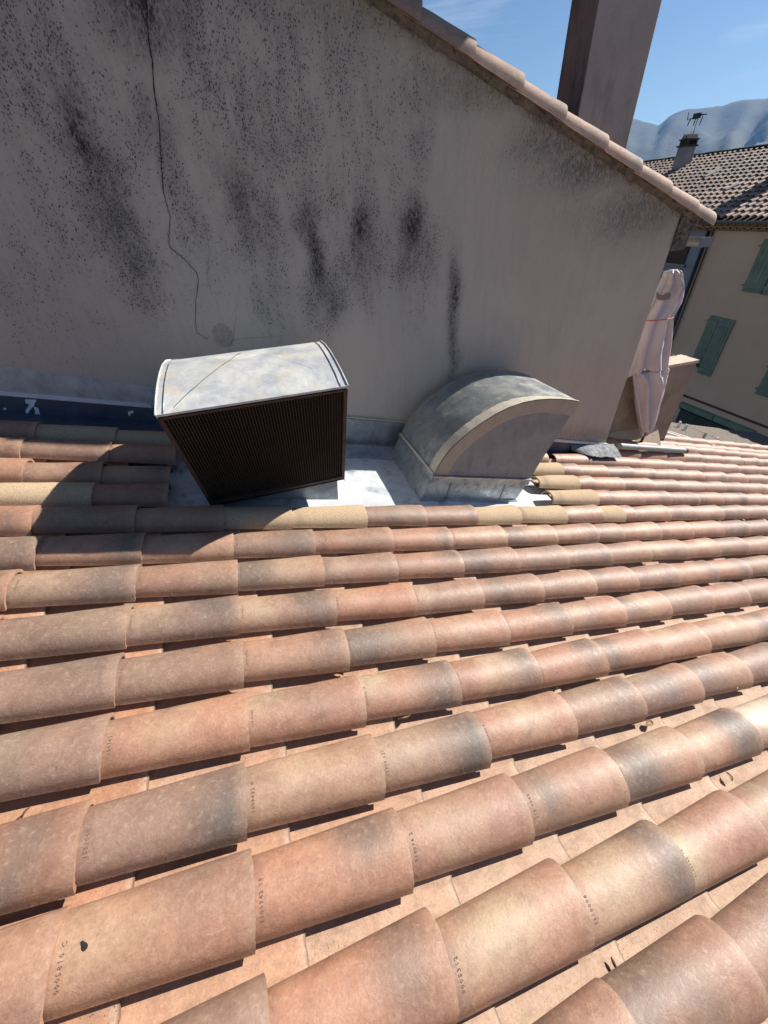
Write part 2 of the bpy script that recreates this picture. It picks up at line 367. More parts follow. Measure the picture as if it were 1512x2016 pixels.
def chan_geo(mb, u1, vc, L=.46, rng=None, pale=0., nu=6, nv=10, wb=.205, wn=.165, dep=.056, h0=-.048):
    """channel tile, concave; wide end up-slope, narrow lip at u1"""
    r = rng; base = lerp(r.choice([(.42, .205, .118), (.385, .20, .12), (.435, .228, .138)]), (.44, .30, .215), min(1, pale + r.uniform(-.1, .25)))
    if pale < 0: base = (.58, .28, .15)
    ph = r.uniform(0, 90); out = []; cols = []; th = .012
    SS = [q / (nu - 2) * .94 for q in range(nu - 1)] + [.985, 1.]
    for layer in (0, 1):
        for i in range(nu + 1):
            s = SS[i]; W = wb + (wn - wb) * s; u0_ = u1 - L * (1 - s)
            for j in range(nv + 1):
                t = j / nv * 2 - 1; u = u0_ + (.004 * noise.noise(Vector((t * 2.5, ph, 3))) + .003 * noise.noise(Vector((t * 9, ph, 3))) if i >= nu - 1 else 0); h = h0 + dep * abs(t) ** 2.1 - layer * th + .020 * s
                out.append(rf(u, vc + t * W / 2, h + .001 * noise.noise(Vector((u * 10, t * 3, ph)))))
                q = 1 + .10 * noise.noise(Vector((u * 8, t * 2, ph))); c = lerp(base, (.52, .39, .28), .35 * max(0, noise.noise(Vector((u * 5, t, ph + 5)))))
                if i == nu: c = lerp(c, (.10, .07, .05), .75)
                elif i == nu - 1: c = lerp(c, (.56, .42, .32), .5)
                cols.append(tuple(k * q for k in c))
    fs = []; N = (nu + 1) * (nv + 1); S = nv + 1
    for i in range(nu):
        for j in range(nv):
            a = i * S + j; fs.append((a, a + 1, a + S + 1, a + S)); fs.append((a + N, a + S + N, a + S + 1 + N, a + 1 + N))
    for i in range(nu):
        a = i * S; fs.append((a, a + S, a + S + N, a + N)); a += nv; fs.append((a, a + N, a + S + N, a + S))
    for j in range(nv):
        a = j; fs.append((a, a + N, a + 1 + N, a + 1)); a = nu * S + j; fs.append((a, a + 1, a + 1 + N, a + N))
    mb.add(out, [f[::-1] for f in fs], cols)
# lower right corner of every measured cover tile, read off the photograph, row by row (row 0 borders the zinc)
ROWPX = {
 -6: [(1334, 891.6), (1368.6, 893), (1407, 897), (1435, 902), (1458.6, 903), (1487.7, 904.8)],
 -5: [(1219, 901), (1260, 903.5), (1310.4, 905.6), (1346, 907.5), (1387, 912), (1426.8, 914.6), (1463.9, 916.7), (1495.6, 918)],
 -4: [(1078, 912), (1164, 917.5), (1216, 922), (1264, 923.3), (1310.4, 925), (1347.4, 926), (1392.4, 928.6), (1426.8, 930.7), (1456, 932.6), (1493, 932.6)],
 -3: [(1107, 936), (1142.4, 939.2), (1199.3, 941.8), (1250.9, 944.5), (1297.2, 946.6), (1344.3, 947.7), (1384, 947.5), (1429.5, 949.3), (1467.8, 950), (1506, 951)],
 -2: [(1139.2, 962.2), (1170.7, 964.9), (1232.4, 967.8), (1287.4, 967.8), (1339, 969.6), (1384, 969.9), (1428, 970.2), (1465.2, 971), (1506, 971.5)],
 -1: [(1177.3, 993), (1209.9, 994), (1272, 995.6), (1324.4, 996), (1377.3, 995), (1424.2, 994.5), (1471, 993.5), (1507.5, 993)],
 0: [(63.5, 1049.7), (267, 1043), (440, 1042), (576.5, 1046.8), (724.6, 1044), (843.7, 1041), (943.7, 1039.7), (1032, 1038.9), (1119.6, 1033.6), (1181.3, 1024.5), (1222.6, 1021), (1251.7, 1027.5), (1316.5, 1023), (1371.8, 1024.4), (1423.6, 1022.5), (1471.3, 1021.2), (1510, 1020)],
 1: [(72.8, 1115), (279, 1115), (460.3, 1106.3), (621, 1094.7), (775.7, 1090), (892.6, 1084), (997, 1077), (1099.7, 1075.4), (1180, 1071.4), (1231, 1068.3), (1300.6, 1062.2), (1363, 1058.7), (1421, 1055), (1470, 1052)],
 2: [(13, 1206), (265.3, 1188.4), (469.3, 1169.8), (638.9, 1152.9), (783, 1142.9), (910.6, 1131), (1020, 1124.3), (1118.8, 1118.5), (1205, 1113), (1284, 1108), (1356.7, 1101.3), (1418.9, 1097.9), (1475, 1093)],
 3: [(247.4, 1279.6), (470.9, 1259.3), (662.4, 1228.8), (817.2, 1207.7), (951.3, 1196.3), (1069.3, 1182), (1173, 1174), (1259.4, 1166.1), (1341, 1155.6), (1413.6, 1146.3), (1477, 1138)],
 4: [(223.5, 1401.9), (480, 1362), (685, 1315.5), (855, 1287.5), (1001, 1266.7), (1122.4, 1244), (1231.6, 1232.3), (1323.6, 1220.4), (1405.7, 1205.8), (1477.9, 1194.4)],
 5: [(197, 1548.7), (490, 1481), (719, 1428), (906.6, 1390), (1063.2, 1355.6), (1194, 1328), (1302, 1306.6), (1399.8, 1291), (1481.9, 1267.2)],
 6: [(145.7, 1770), (487, 1657), (754, 1566), (963.5, 1509.5), (1132.5, 1457.8), (1268.9, 1419.6), (1383.2, 1382.8), (1480.3, 1357.7)],
 7: [(92, 2016), (502.6, 1891), (813, 1764), (1050, 1667), (1236.3, 1593), (1376, 1532), (1494.8, 1482.5)],
 8: [(896, 2014), (1164, 1875), (1363, 1768), (1509, 1685)]}
LEFT = {-1: [(-60, 1004), (180, 1001), (330.7, 1000)], -2: [(44.6, 952), (200, 954), (334, 963)], -3: [(40.7, 905), (215, 911.6), (335, 915)], -4: [(69.4, 869.3), (226.5, 880), (338, 886)]}
EXP = .3784
def rowline(pts):
    P = [onR(*p) for p in pts]; us = np.array([p[0] for p in P]); vs = np.array([p[1] for p in P])
    if len(P) < 3: return us, lambda u, m=vs.mean(): m
    wgt = 1 / (1 + np.maximum(0, us - 3.5)); a, b = np.polyfit(us, vs, 1, w=wgt); return us, (lambda u: a * u + b)
rows = []      # (row, [u corners], vfun, start_u)
for j in range(-8, 13):
    if j in ROWPX:
        us, vf = rowline(ROWPX[j]); us = sorted(us)
    elif j < -6: us = [6.4 + (-j - 6) * .25]; vf = (lambda u, j=j: -j * .243 - .02)
    else: us = [.115 + .378 * (2 if j < 11 else 3) + .03 * (j % 3)]; vf = (lambda u, j=j: -.22 * j)
    start = None
    if j == -1: start = onR(1080, 985)[0]
    if j in (-2,): start = onR(1050, 950)[0]
    if j in (-3, -4): start = us[0] - .44; 
    if j == -5: start = us[0] - .30
    if j == -6: start = 4.42
    us = list(us)
    # ahead, until out of the frame
    while True:
        x, y, _ = proj(rf(us[-1], vf(us[-1]), 0))
        if x > 1640 or y > 2500: break
        us.append(us[-1] + EXP)
    us = us + [us[-1] + EXP]
    if start is None or j == -6:
        lo = -1.7 if j > -5 else 4.9
        while us[0] > lo: us.insert(0, us[0] - EXP)
    if j < -5: us = [u for u in us if u > 4.75]
    rows.append([j, us, vf, start])
for j in LEFT:
    us, vf = rowline(LEFT[j]); us = sorted(us)
    if j < -2: us[-1] = .16
    while us[0] > -1.8: us.insert(0, us[0] - EXP)
    rows.append([j, us, vf, None])
roof = thing('tiled_roof', 'large terracotta canal tiled roof filling the foreground below the stained wall', 'roof', rf(2, -.5, -.15))
roof['_'] = 0; del roof['_']
SANDY = {(0, 3), (0, 4)}
sandpx = [(650, 1020), (510, 1020), (985, 1020), (1075, 1015), (1195, 1010), (1140, 980), (1090, 950), (1060, 925), (150, 860), (90, 975), (290, 870)]
rng = random.Random(11)
cov = []; cha = []
for j, us, vf, start in rows:
    for k, u in enumerate(us):
        v = vf(u) + rng.uniform(-.003, .003)
        prev = us[k - 1] if k else (start if start is not None else u - EXP)
        L = min(.47, (u - prev) + .085) if k or start is None else u - prev
        L = max(L, .12)
        e = u - prev if k else L
        x, y, d = proj(rf(u - min(.2, e / 2), v + .09, .05))
        inf = -120 < x < 1640 and -50 < y < 2150 and d > 0
        cov.append(dict(row=j, u=u, v=v, L=L, px=(x, y), rank=(e / max(d, .3) ** 2) if inf else -1 / max(d, .1), stamp=e > .3, d=d))
    lo = us[0] - (.3 if start is None else .45); hi = us[-1]
    if j in LEFT and us[-1] < 1: pass
    c0 = us[0] - .27
    u = c0
    while u < hi:
        v = vf(u) - .024
        if j == -5 and start is not None: pass
        x, y, d = proj(rf(u - .2, v, -.03))
        inf = -120 < x < 1640 and 800 < y < 2150 and d > 0
        cha.append(dict(row=j, u=u + rng.uniform(-.015, .015), v=v, rank=(1 / max(d, .3) ** 2) * (.35 if j < 3 else 1) if inf else -1, px=(x, y), d=d))
        u += EXP
# dark firing marks, and pale patches part fired clay, part painted sheen, on particular tiles: px centre of the tile -> blobs (along, across, ru, rv, colour, amount)
G_ = (.12, .10, .082); P_ = (.42, .31, .20); O_ = (.36, .19, .12); B_ = (.20, .13, .09)
SPECIFIC = [((640, 1700), [(.80, .75, .2, .4, G_, .8), (.45, .6, .25, .4, (.42, .26, .18), .6)]), ((300, 1860), [(.85, .8, .30, .35, G_, .75), (.30, .55, .25, .4, P_, .45)]),
 ((1000, 1800), [(.50, .55, .28, .35, P_, .85), (.06, .4, .12, .6, G_, .6)]), ((1230, 1700), [(.9, .5, .25, 1.2, G_, .85), (.45, .5, .25, .5, P_, .75)]),
 ((1420, 1610), [(.2, .45, .18, .5, P_, .9)]), ((1290, 1900), [(.45, .6, .4, .6, G_, .65)]), ((1400, 1440), [(.85, .55, .25, .9, G_, .9), (.35, .6, .2, .4, P_, .6)]),
 ((1290, 1500), [(.35, .45, .3, .6, G_, .85), (.75, .75, .2, .3, P_, .7)]), ((1290, 1340), [(.45, .4, .3, .5, G_, .8), (.3, .8, .3, .2, P_, .6)]), ((1400, 1310), [(.3, .35, .3, .5, G_, .8)]),
 ((860, 1470), [(.85, .55, .2, .9, G_, .9), (.35, .7, .25, .4, P_, .6)]), ((820, 1340), [(.85, .5, .2, .9, G_, .9), (.2, .7, .25, .3, P_, .9)]), ((770, 1250), [(.35, .5, .35, .9, G_, .75)]),
 ((600, 1370), [(.3, .7, .25, .3, P_, .8), (.6, .6, .3, .4, B_, .5)]), ((560, 1210), [(.85, .6, .3, .8, G_, .8), (.3, .6, .2, .5, P_, .7)]), ((370, 1220), [(.8, .7, .3, .6, G_, .8), (.3, .7, .2, .4, P_, .6)]),
 ((580, 1120), [(.3, .6, .25, .9, G_, .75), (.7, .6, .2, .6, P_, .6)]), ((150, 1150), [(.82, .6, .25, .9, G_, .7), (.3, .6, .3, .5, P_, .45)]), ((960, 1100), [(.3, .6, .4, 1.2, G_, .7)]),
 ((1060, 1160), [(.3, .5, .3, 1, G_, .4)]), ((130, 1330), [(.7, .8, .4, .3, G_, .6)]), ((350, 1440), [(.15, .8, .2, .4, G_, .5), (.5, .6, .3, .4, P_, .4)]), ((1510, 1420), [(.4, .7, .5, .4, (.55, .47, .36), .95)]),  # last patch here: sun glint painted into the tile colour
 ((620, 1530), [(.1, .8, .12, .4, G_, .6), (.45, .6, .3, .5, P_, .45)]), ((50, 1350), [(.75, .8, .35, .35, G_, .6)]), ((700, 1720), [(.8, .8, .2, .4, G_, .7)])]
def near(px, lst, r):
    for q in lst:
        if math.hypot(px[0] - q[0], px[1] - q[1]) < r: return True
    return False
spec = {}
for pxs, bl in SPECIFIC:
    t = min(cov, key=lambda c: math.hypot(c['px'][0] - pxs[0], c['px'][1] - pxs[1])); spec[id(t)] = bl
sandset = set()
for q in sandpx:
    t = min(cov, key=lambda c: math.hypot(c['px'][0] - q[0], c['px'][1] - q[1])); sandset.add(id(t))
STR = ['3100942 18', '0005810 C', '0005312', '2610008', '05919 021', '310094 2', '1009432 8', '210 0042', '1531001', '100743']
TEXTS = {(300, 1860): 1, (640, 1720): 0, (1000, 1800): 2, (1240, 1700): 3, (860, 1470): 4, (920, 1640): 5, (620, 1530): 6, (1130, 1570): 7, (330, 1640): 8, (350, 1440): 9}
txt = {}
for q, s in TEXTS.items():
    t = min(cov, key=lambda c: math.hypot(c['px'][0] - q[0], c['px'][1] - q[1])); txt[id(t)] = STR[s]
def stamp(s, t, parent, frac=.105, size=.0125, grid=None, nu=12, nv=18):
    cu = bpy.data.curves.new('stamp', 'FONT'); cu.body = s; cu.size = size; cu.resolution_u = 1; cu.space_character = 1.25
    ob = bpy.data.objects.new('stamp_tmp', cu); me = ob.to_mesh(); vs = [tuple(v.co) for v in me.vertices]; fs = [tuple(p.vertices) for p in me.polygons]
    ob.to_mesh_clear(); bpy.data.objects.remove(ob); bpy.data.curves.remove(cu)
    if not vs: return
    wd = max(v[0] for v in vs); out = []
    sfr = frac / t['L']; W = WN + (WB - WN) * sfr; H = HN + (HB - HN) * sfr; tm = .40
    for x, y, _ in vs:
        arc = (x - wd / 2); tt = tm + arc / (math.pi * (W / 2 + H) / 2); a = math.pi * tt
        ss = (frac - y) / t['L'] * nu; i0 = int(ss); fs_ = ss - i0; tq = (tt - .022) / .956 * (nv - 2) + 1; j0 = int(tq); ft_ = tq - j0
        G2 = lambda i, j: Vector(grid[i * (nv + 1) + j])
        P = (G2(i0, j0) * (1 - ft_) + G2(i0, j0 + 1) * ft_) * (1 - fs_) + (G2(i0 + 1, j0) * (1 - ft_) + G2(i0 + 1, j0 + 1) * ft_) * fs_
        nn = (G2(i0, j0 + 1) - G2(i0, j0)).cross(G2(i0 + 1, j0) - G2(i0, j0)).normalized()
        if nn.z < 0 and abs(nn.z) > .2: nn = -nn
        out.append(tuple(P + nn * .0009))
    b = MB().add(out, fs); b.build('stamped_number', M['mark'], parent, recalc=False)
order = sorted(cov, key=lambda c: -c['rank']); top = set(id(c) for c in order[:100])
rest = MB(); rest_s = MB()
for c in cov:
    r2 = random.Random(int(c['u'] * 1000) * 31 + c['row'] * 7 + 5); kw = {}
    sand = id(c) in sandset
    if c['row'] == -5 and c['u'] < 4.35 and c['u'] > 2: continue
    far = c['d'] > 4.5
    if (far or c['rank'] < 0) and id(c) not in top: kw = dict(nu=6, nv=8)
    base = (.46, .34, .22) if sand else None
    if not sand and c['row'] <= 0 and c['px'][0] > 700: base = lerp(r2.choice(PAL), (.34, .20, .15), .55)
    elif not sand and (c['px'][0] > 800): base = lerp(r2.choice(PAL), (.32, .18, .12), .45)
    b = MB() if id(c) in top else (rest_s if sand else rest)
    tile_geo(b, c['u'], c['v'], L=c['L'], rng=r2, base=base, sand=sand, dark=spec.get(id(c)), yaw=r2.uniform(-.022, .022), lift=r2.uniform(0, .006), warp=r2.uniform(.002, .005), **kw)
    if id(c) in top:
        o = b.build('cover_tile', M['sandy'] if sand else M['tile'], roof, True, recalc=False, auto=50)
        if id(c) in txt: stamp(txt[id(c)], c, o, grid=b.v)
        elif c['row'] in (1, 2, 3, 4, 5, 6, 7, 8) and c['d'] < 2.6 and c['stamp'] and c['L'] > .4: stamp(r2.choice(STR), c, o, .10, .010, grid=b.v)
tag(rest.build('cover_tile', M['tile'], roof, True, recalc=False, auto=50), kind='stuff')
if rest_s.v: tag(rest_s.build('cover_tile', M['sandy'], roof, True, recalc=False, auto=50), kind='stuff')
order = sorted(cha, key=lambda c: -c['rank']); top = set(id(c) for c in order[:98]); rest = MB()
for c in cha:
    r2 = random.Random(int(c['u'] * 900) + c['row'] * 77)
    if c['row'] in (-1, -2, -3, -4, 0) and c['u'] > .12 and c['u'] < 2.9 and c['row'] != 0: continue
    if c['row'] == -5 and c['u'] < 4.6: continue
    if c['row'] in (-1, -2, -3, -4) and 1 < c['u'] < {-1: 3.55, -2: 3.45, -3: 3.3, -4: 3.3}[c['row']]: continue
    b = MB() if id(c) in top else rest
    pale = min(1, max(0, (c['px'][0] - 250) / 900))
    chan_geo(b, c['u'], c['v'], rng=r2, pale=pale)
    if id(c) in top: b.build('channel_tile', M['channel'], roof, True, recalc=False, auto=50)
tag(rest.build('channel_tile', M['channel'], roof, True, recalc=False, auto=50), kind='stuff')
MB().box((-3, -4.2, -.30), (11.5, 3.4, -.12), rf).build('roof_deck', M['mortar'], roof)
# heart-shaped dark spot and the white lime mark on the near tiles
def on_cover(px, py):      # point on the cover tile under that pixel (uses tile profile)
    best = None
    for h in np.linspace(.084, 0, 60):
        u, v = onR(px, py, h)
        for c in cov:
            if c['u'] - c['L'] + .085 <= u <= c['u'] and c['v'] <= v <= c['v'] + WB:
                s = 1 - (c['u'] - u) / c['L']; W = WN + (WB - WN) * s; H = HN + (HB - HN) * s; q = (v - c['v'] - (WB - W) / 2) / (W / 2)
                if 0 < q < 2:
                    hh = H * math.sin(math.acos(1 - q)) ** .96
                    if hh >= h: return c, u, v, h
    return None
def decal(pxs, name, mat, parent=None, dh=.0022):
    out = []
    for p in pxs:
        r = on_cover(*p)
        if not r: return None
        c, u, v, h = r
        s = 1 - (c['u'] - u) / c['L']; W = WN + (WB - WN) * s; H = HN + (HB - HN) * s; q = (v - c['v'] - (WB - W) / 2) / (W / 2); t = math.acos(1 - q) / math.pi
        n = (-math.cos(math.pi * t) * 1.0, math.sin(math.pi * t)); out.append(rf(u, v + n[0] * dh, h + n[1] * dh))
    return MB().add(out, [tuple(range(len(out)))]).build(name, mat, parent, recalc=False)
heart = [(159, 1855), (163, 1852), (167, 1855), (171, 1856), (174, 1861), (172, 1868), (167, 1872), (162, 1870), (161, 1863)]
decal(heart, 'dark_spot', M['black'], roof)
o = decal([(1211, 1072), (1214, 1072), (1218, 1081), (1219, 1096), (1216, 1109), (1213, 1109), (1215, 1095), (1214, 1082)], 'lime_streak', M['white'], roof)
decal([(1104, 1777), (1112, 1773), (1122, 1768), (1131, 1761), (1130, 1765), (1121, 1771), (1112, 1776)], 'lime_streak', M['white'], roof)
decal([(1443, 1324), (1446, 1323), (1451, 1338), (1452, 1355), (1450, 1355), (1448, 1338)], 'lime_streak', M['white'], roof)
# ------------------------------------------------------------------ gable wall house
YW = 1.232
house = thing('gable_house', 'tall neighbouring house with grey brown soot streaked gable wall above the tiled roof', 'house', (1, YW + 1, -3))
XR = 4.18
def rake(x): return 1.037 + .38 * (4.228 - x)
def wall_cols(x, z):
    soot = sp = gr = 0.
    def g(cx, cz, wx, wz): return math.exp(-((x - cx) / wx) ** 2 - ((z - cz) / wz) ** 2)
    wob = .04 * noise.noise(Vector((x * 3, 0, z * 4))) + .02 * noise.noise(Vector((x * 9, 1, z * 9)))
    x = x + wob
    # (x, z, wx, wz, soot, speckle)
    for cx, cz, wx, wz, s, p in [(.20, 1.50, .035, .13, .80, .9), (.22, 1.18, .055, .25, .36, 1.0), (.24, .88, .06, .12, .10, .7), (.12, 1.75, .10, .25, .05, .9), (-.02, 1.85, .13, .22, .1, .8),
            (.05, 1.3, .14, .28, 0, .55), (.53, 1.55, .05, .10, .25, .75), (.57, 1.33, .04, .22, .12, .8), (.62, 1.12, .03, .09, .05, .5),
            (.88, 1.27, .05, .10, .5, .9), (.94, 1.13, .07, .14, .25, .9), (.95, .85, .07, .25, .02, .55), (1.24, 1.10, .035, .10, .45, .8), (1.27, .95, .028, .17, .85, .9), (1.30, .72, .05, .13, .4, .9),
            (1.60, 1.08, .03, .09, .80, .8), (1.57, .92, .07, .13, .25, .9), (1.62, .76, .06, .12, .08, .7), (1.92, 1.06, .045, .11, .85, .9), (1.93, .92, .07, .13, .28, .9), (1.97, .68, .05, .15, .04, .45),
            (2.245, .62, .022, .16, .75, .7), (2.27, .27, .022, .20, .45, .75), (1.95, 1.68, .05, .10, .2, .8), (1.98, 1.5, .05, .15, .08, .7), (.95, 1.8, .13, .3, .06, .85), (1.15, 1.65, .15, .3, .02, .75),
            (1.4, 1.55, .22, .35, .0, .55), (.88, 1.45, .1, .2, .0, .6), (1.25, 1.35, .25, .2, .0, .55), (1.62, 1.35, .1, .3, .0, .5), (1.05, 1.2, .5, .35, 0, .28), (.62, 1.92, .10, .12, .65, .5),
            (-.35, 1.5, .25, .6, .02, .45), (2.55, -.15, .2, .12, .35, .0), (2.45, .07, .16, .14, .12, 0), (3.25, 1.33, .22, .10, .45, .25), (3.1, 1.15, .12, .3, .12, .1), (3.75, 1.05, .25, .14, .4, .2),
            (2.9, 1.45, .16, .10, .35, .3), (3.2, .7, .3, .3, .06, 0), (2.4, 1.7, .22, .08, .35, .3), (1.75, 1.95, .3, .07, .3, .4)]:
        f = 1.75 if s > .2 else 1.25; q = g(cx, cz, wx * f, wz * 1.25); q2 = g(cx, cz, wx * f * 1.6, wz * 1.5); soot = max(soot, min(1, s * q * 1.35)) if s > .2 else soot + s * q * .8; sp = max(sp, p * min(1, q2 * 1.5))
    # dirt just under the verge, spreading down the wall
    sp = max(sp, (.06 + .70 * noise.noise(Vector((x * 3.6, 8, z * 1.3)))) * min(1, max(0, (z - .55) * 2.2)) * min(1, max(0, (2.15 - x) * 3)))
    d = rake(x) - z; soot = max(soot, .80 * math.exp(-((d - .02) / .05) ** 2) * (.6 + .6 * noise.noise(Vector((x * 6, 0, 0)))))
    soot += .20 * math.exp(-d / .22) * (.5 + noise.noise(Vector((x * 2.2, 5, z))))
    gr = .25 + .5 * noise.noise(Vector((x * .8, 2, z * .5))) + (.35 if x < 1.9 else 0) * math.exp(-((z - .9) / .5) ** 2)
    if x > 2.3: gr *= .35; 
    # splash zone above the flashing
    hb = x * SA / CA + z; gr = max(gr, .75 * math.exp(-((hb - .25) / .09) ** 2) if x < .25 else 0)
    if x > 3.2: soot = max(soot, .35 * math.exp(-((hb - .24) / .10) ** 2))
    # round patched hole
    r = math.hypot((x - .605) / .055, (z - .545) / .065)
    if r < 1.15: soot = max(soot, .30 + .25 * noise.noise(Vector((x * 60, 0, z * 60)))); gr = max(gr, .5)
    return (max(0, min(1, soot)), max(0, min(1, sp)), max(0, min(1, gr)))
def gable():
    b = MB(); nx, nz_ = 430, 230; xs = np.linspace(-2.4, XR, nx); vs = []; cs = []
    for x in xs:
        zt = rake(x); zb = -x * SA / CA - .12
        for k in range(nz_):
            z = zb + (zt - zb) * k / (nz_ - 1)
            y = YW + .004 * noise.noise(Vector((x * 2, z * 2, 0)))
            vs.append((x, y, z)); cs.append(wall_cols(x, z))
    fs = [(i * nz_ + k, (i + 1) * nz_ + k, (i + 1) * nz_ + k + 1, i * nz_ + k + 1) for i in range(nx - 1) for k in range(nz_ - 1)]
    b.add(vs, fs, cs)
    # thickness: side return at the free corner, back and bottom run down to the street
    zt = rake(XR)
    b.add([(XR, YW, -1.6), (XR, 5.2, -1.6), (XR, 5.2, zt), (XR, YW, zt)], [(0, 1, 2, 3)], [(.12, .1, .3)] * 4)
    b.add([(-2.4, YW + .3, GZ), (XR - .002, YW + .3, GZ), (XR - .002, YW + .3, zt - .02), (-2.4, YW + .3, rake(-2.4) - .02)], [(0, 3, 2, 1)], [(0, 0, .3)] * 4)
    return b.build('gable_wall', M['wall'], house, True, recalc=False)
gw = gable()
# upper roof deck and corbel under the verge
MB().prism([(-2.6, rake(-2.6) + .012), (4.42, rake(4.42) + .012), (4.42, rake(4.42) - .028), (-2.6, rake(-2.6) - .028)], YW - .012, 5.4, lambda p, q, t: (p, t, q)).build('roof_deck', M['mortar'], house)
def rough_strip():      # crumbling mortar bed under the verge tiles
    b = MB(); vs = []; n = 420; m = 7
    for i in range(n):
        x = -2.4 + (XR + .18 + 2.4) * i / (n - 1)
        for k in range(m):
            t = k / (m - 1); z = rake(x) + .008 - t * (.040 + .026 * noise.noise(Vector((x * 11, 3, 0))) + .012 * noise.noise(Vector((x * 37, 3, 0))))
            y = YW - .035 * math.cos(t * math.pi / 2) - .004 + .016 * noise.noise(Vector((x * 22, t * 3, 0))) * (1 if k < m - 1 else 0) + (.012 if k == m - 1 else 0)
            vs.append((x, y, z))
    b.add(vs, [(i * m + k, i * m + k + 1, (i + 1) * m + k + 1, (i + 1) * m + k) for i in range(n - 1) for k in range(m - 1)])
    return b.build('mortar_bed', M['mortar'], house, True)
rough_strip()
def corbel():
    b = MB(); n = 16; m = 10; vs = []
    for i in range(n):
        t = i / (n - 1)
        for k in range(m):
            q = k / (m - 1); x = XR - .005 + q * (.24 * (1 - t) ** 1.2); z = rake(XR + .24 * q) - .01 - t * .24 * (1 - .45 * q)
            vs.append((x + .012 * noise.noise(Vector((i * .9, k * .9, 0))), YW - .015 + .02 * noise.noise(Vector((i * .7, k * .8, 4))), z))
    b.add(vs, [(i * m + k, i * m + k + 1, (i + 1) * m + k + 1, (i + 1) * m + k) for i in range(n - 1) for k in range(m - 1)])
    b.box((XR + .002, YW + .03, .78), (XR + .2, YW + 3.9, rake(XR + .2) + .0))
    return b.build('corbel', M['mortar'], house)
corbel()
vt = [(-1.9 + .345 * k) for k in range(11)] + [1.93, 2.28, 2.61, 2.945, 3.31, 3.66, 4.02, 4.50]
vt = [-1.87, -1.52, -1.17, -.82, -.47, -.12, .23, .57, .915, 1.26, 1.60] + [1.935, 2.255, 2.575, 2.905, 3.265, 3.595, 3.93, 4.245, 4.47]
for k, x1 in enumerate(vt):
    r2 = random.Random(k * 3 + 1); b = MB(); us = []
    mbt = MB(); tile_geo(mbt, 0, 0, L=.46, wb=.180, wn=.138, hb=.098, hn=.074, rng=r2, base=lerp(r2.choice(PAL), (.34, .24, .195), .6))
    # re-map from roof frame to verge frame
    th2 = math.atan(.38); c2, s2 = math.cos(th2), math.sin(th2); out = []
    for (X, Y, Z) in mbt.v:
        u = X * CA - Z * SA; h = X * SA + Z * CA
        ul = u; hl = h * 1.0 + .0
        out.append((x1 + ul * c2 + hl * s2, YW - .075 + Y + .004 * math.sin(k * 2.3), rake(x1) - .002 - ul * s2 + hl * c2))
    mbt.v = out; mbt.build('verge_tile', M['channel'], house, True, recalc=False, auto=50)
# one more row of tiles behind the verge (seen from a step to the side)
mbt = MB()
for rr in range(1, 5):
    for k, x1 in enumerate(vt):
        r2 = random.Random(k * 3 + rr * 100); t_ = MB(); tile_geo(t_, 0, 0, L=.46, rng=r2, nu=4, nv=7, wb=.155, wn=.135, hb=.085, hn=.07); th2 = math.atan(.38); c2, s2 = math.cos(th2), math.sin(th2)
        t_.v = [(x1 + (X * CA - Z * SA) * c2 + (X * SA + Z * CA) * s2, YW + rr * .22 - .06 + Y, rake(x1) + .012 - (X * CA - Z * SA) * s2 + (X * SA + Z * CA) * c2) for X, Y, Z in t_.v]
        mbt.add(t_.v, t_.f, t_.c)
tag(mbt.build('verge_tile', M['tile'], house, True, recalc=False), kind='stuff')
pa, pb = onY(-40, 716, YW), onY(306, 765, YW)
vs = []
for i in range(60):
    s_ = i / 59; x_ = -2.4 + (pb[0] + 2.4) * s_; zt_ = pb[2] + (pa[2] - pb[2]) * (x_ - pb[0]) / (pa[0] - pb[0]) + .010 * noise.noise(Vector((x_ * 6, 3, 1))); zb_ = -x_ * SA / CA + .15
    for (yy_, zz_) in ((YW - .001, zt_ + .006), (YW - .011, zt_ - .004), (YW - .0125, zt_ * .5 + zb_ * .5), (YW - .010, zb_)): vs.append((x_, yy_ + .002 * noise.noise(Vector((x_ * 9, zz_ * 9, 0))), zz_))
M['plinth'] = stucco('grey_plinth', (.34, .33, .32), (.50, .475, .445), 9, (.12, .115, .11), .5, .5)
MB().add(vs, [(4 * i + k, 4 * i + 4 + k, 4 * i + 5 + k, 4 * i + 1 + k) for i in range(59) for k in range(3)]).build('plinth', M['plinth'], house, True)
# cracks in the render
def crack(pxs, wpx, name='crack'):
    pts = [onY(x, y, YW) for x, y in pxs]; dense = []
    for a, b_ in zip(pts[:-1], pts[1:]):
        n = max(2, int(np.linalg.norm(b_ - a) / .012))
        for k in range(n): dense.append(a + (b_ - a) * k / n)
    dense.append(pts[-1]); vs = []; L = len(dense)
    for i, p in enumerate(dense):
        jx = .004 * noise.noise(Vector((p[0] * 40, p[2] * 40, 1))) + .003 * noise.noise(Vector((p[0] * 120, p[2] * 120, 5)))
        ww = wpx * (.5 + .9 * abs(noise.noise(Vector((p[2] * 25, 2, 0))))) * (1 - .6 * i / L)
        t = dense[min(i + 1, L - 1)] - dense[max(i - 1, 0)]; t = t / (np.linalg.norm(t) + 1e-9); nx, nz2 = -t[2], t[0]
        for s in (-1, 1): vs.append((p[0] + jx + s * ww * nx, YW - .0075, p[2] + s * ww * nz2))
    MB().add(vs, [(2 * i, 2 * i + 1, 2 * i + 3, 2 * i + 2) for i in range(L - 1)]).build(name, M['crack'], house, recalc=False)
crack([(287, 0), (292, 25), (288, 40), (300, 125), (305, 190), (313, 235), (318, 320), (322, 380), (335, 425), (333, 480), (337, 490), (358, 505), (386, 535), (391, 549), (386, 590), (385, 635), (388, 655), (410, 668)], .0042)
crack([(405, 440), (412, 500), (408, 540), (415, 575), (430, 600), (432, 630)], .0008)
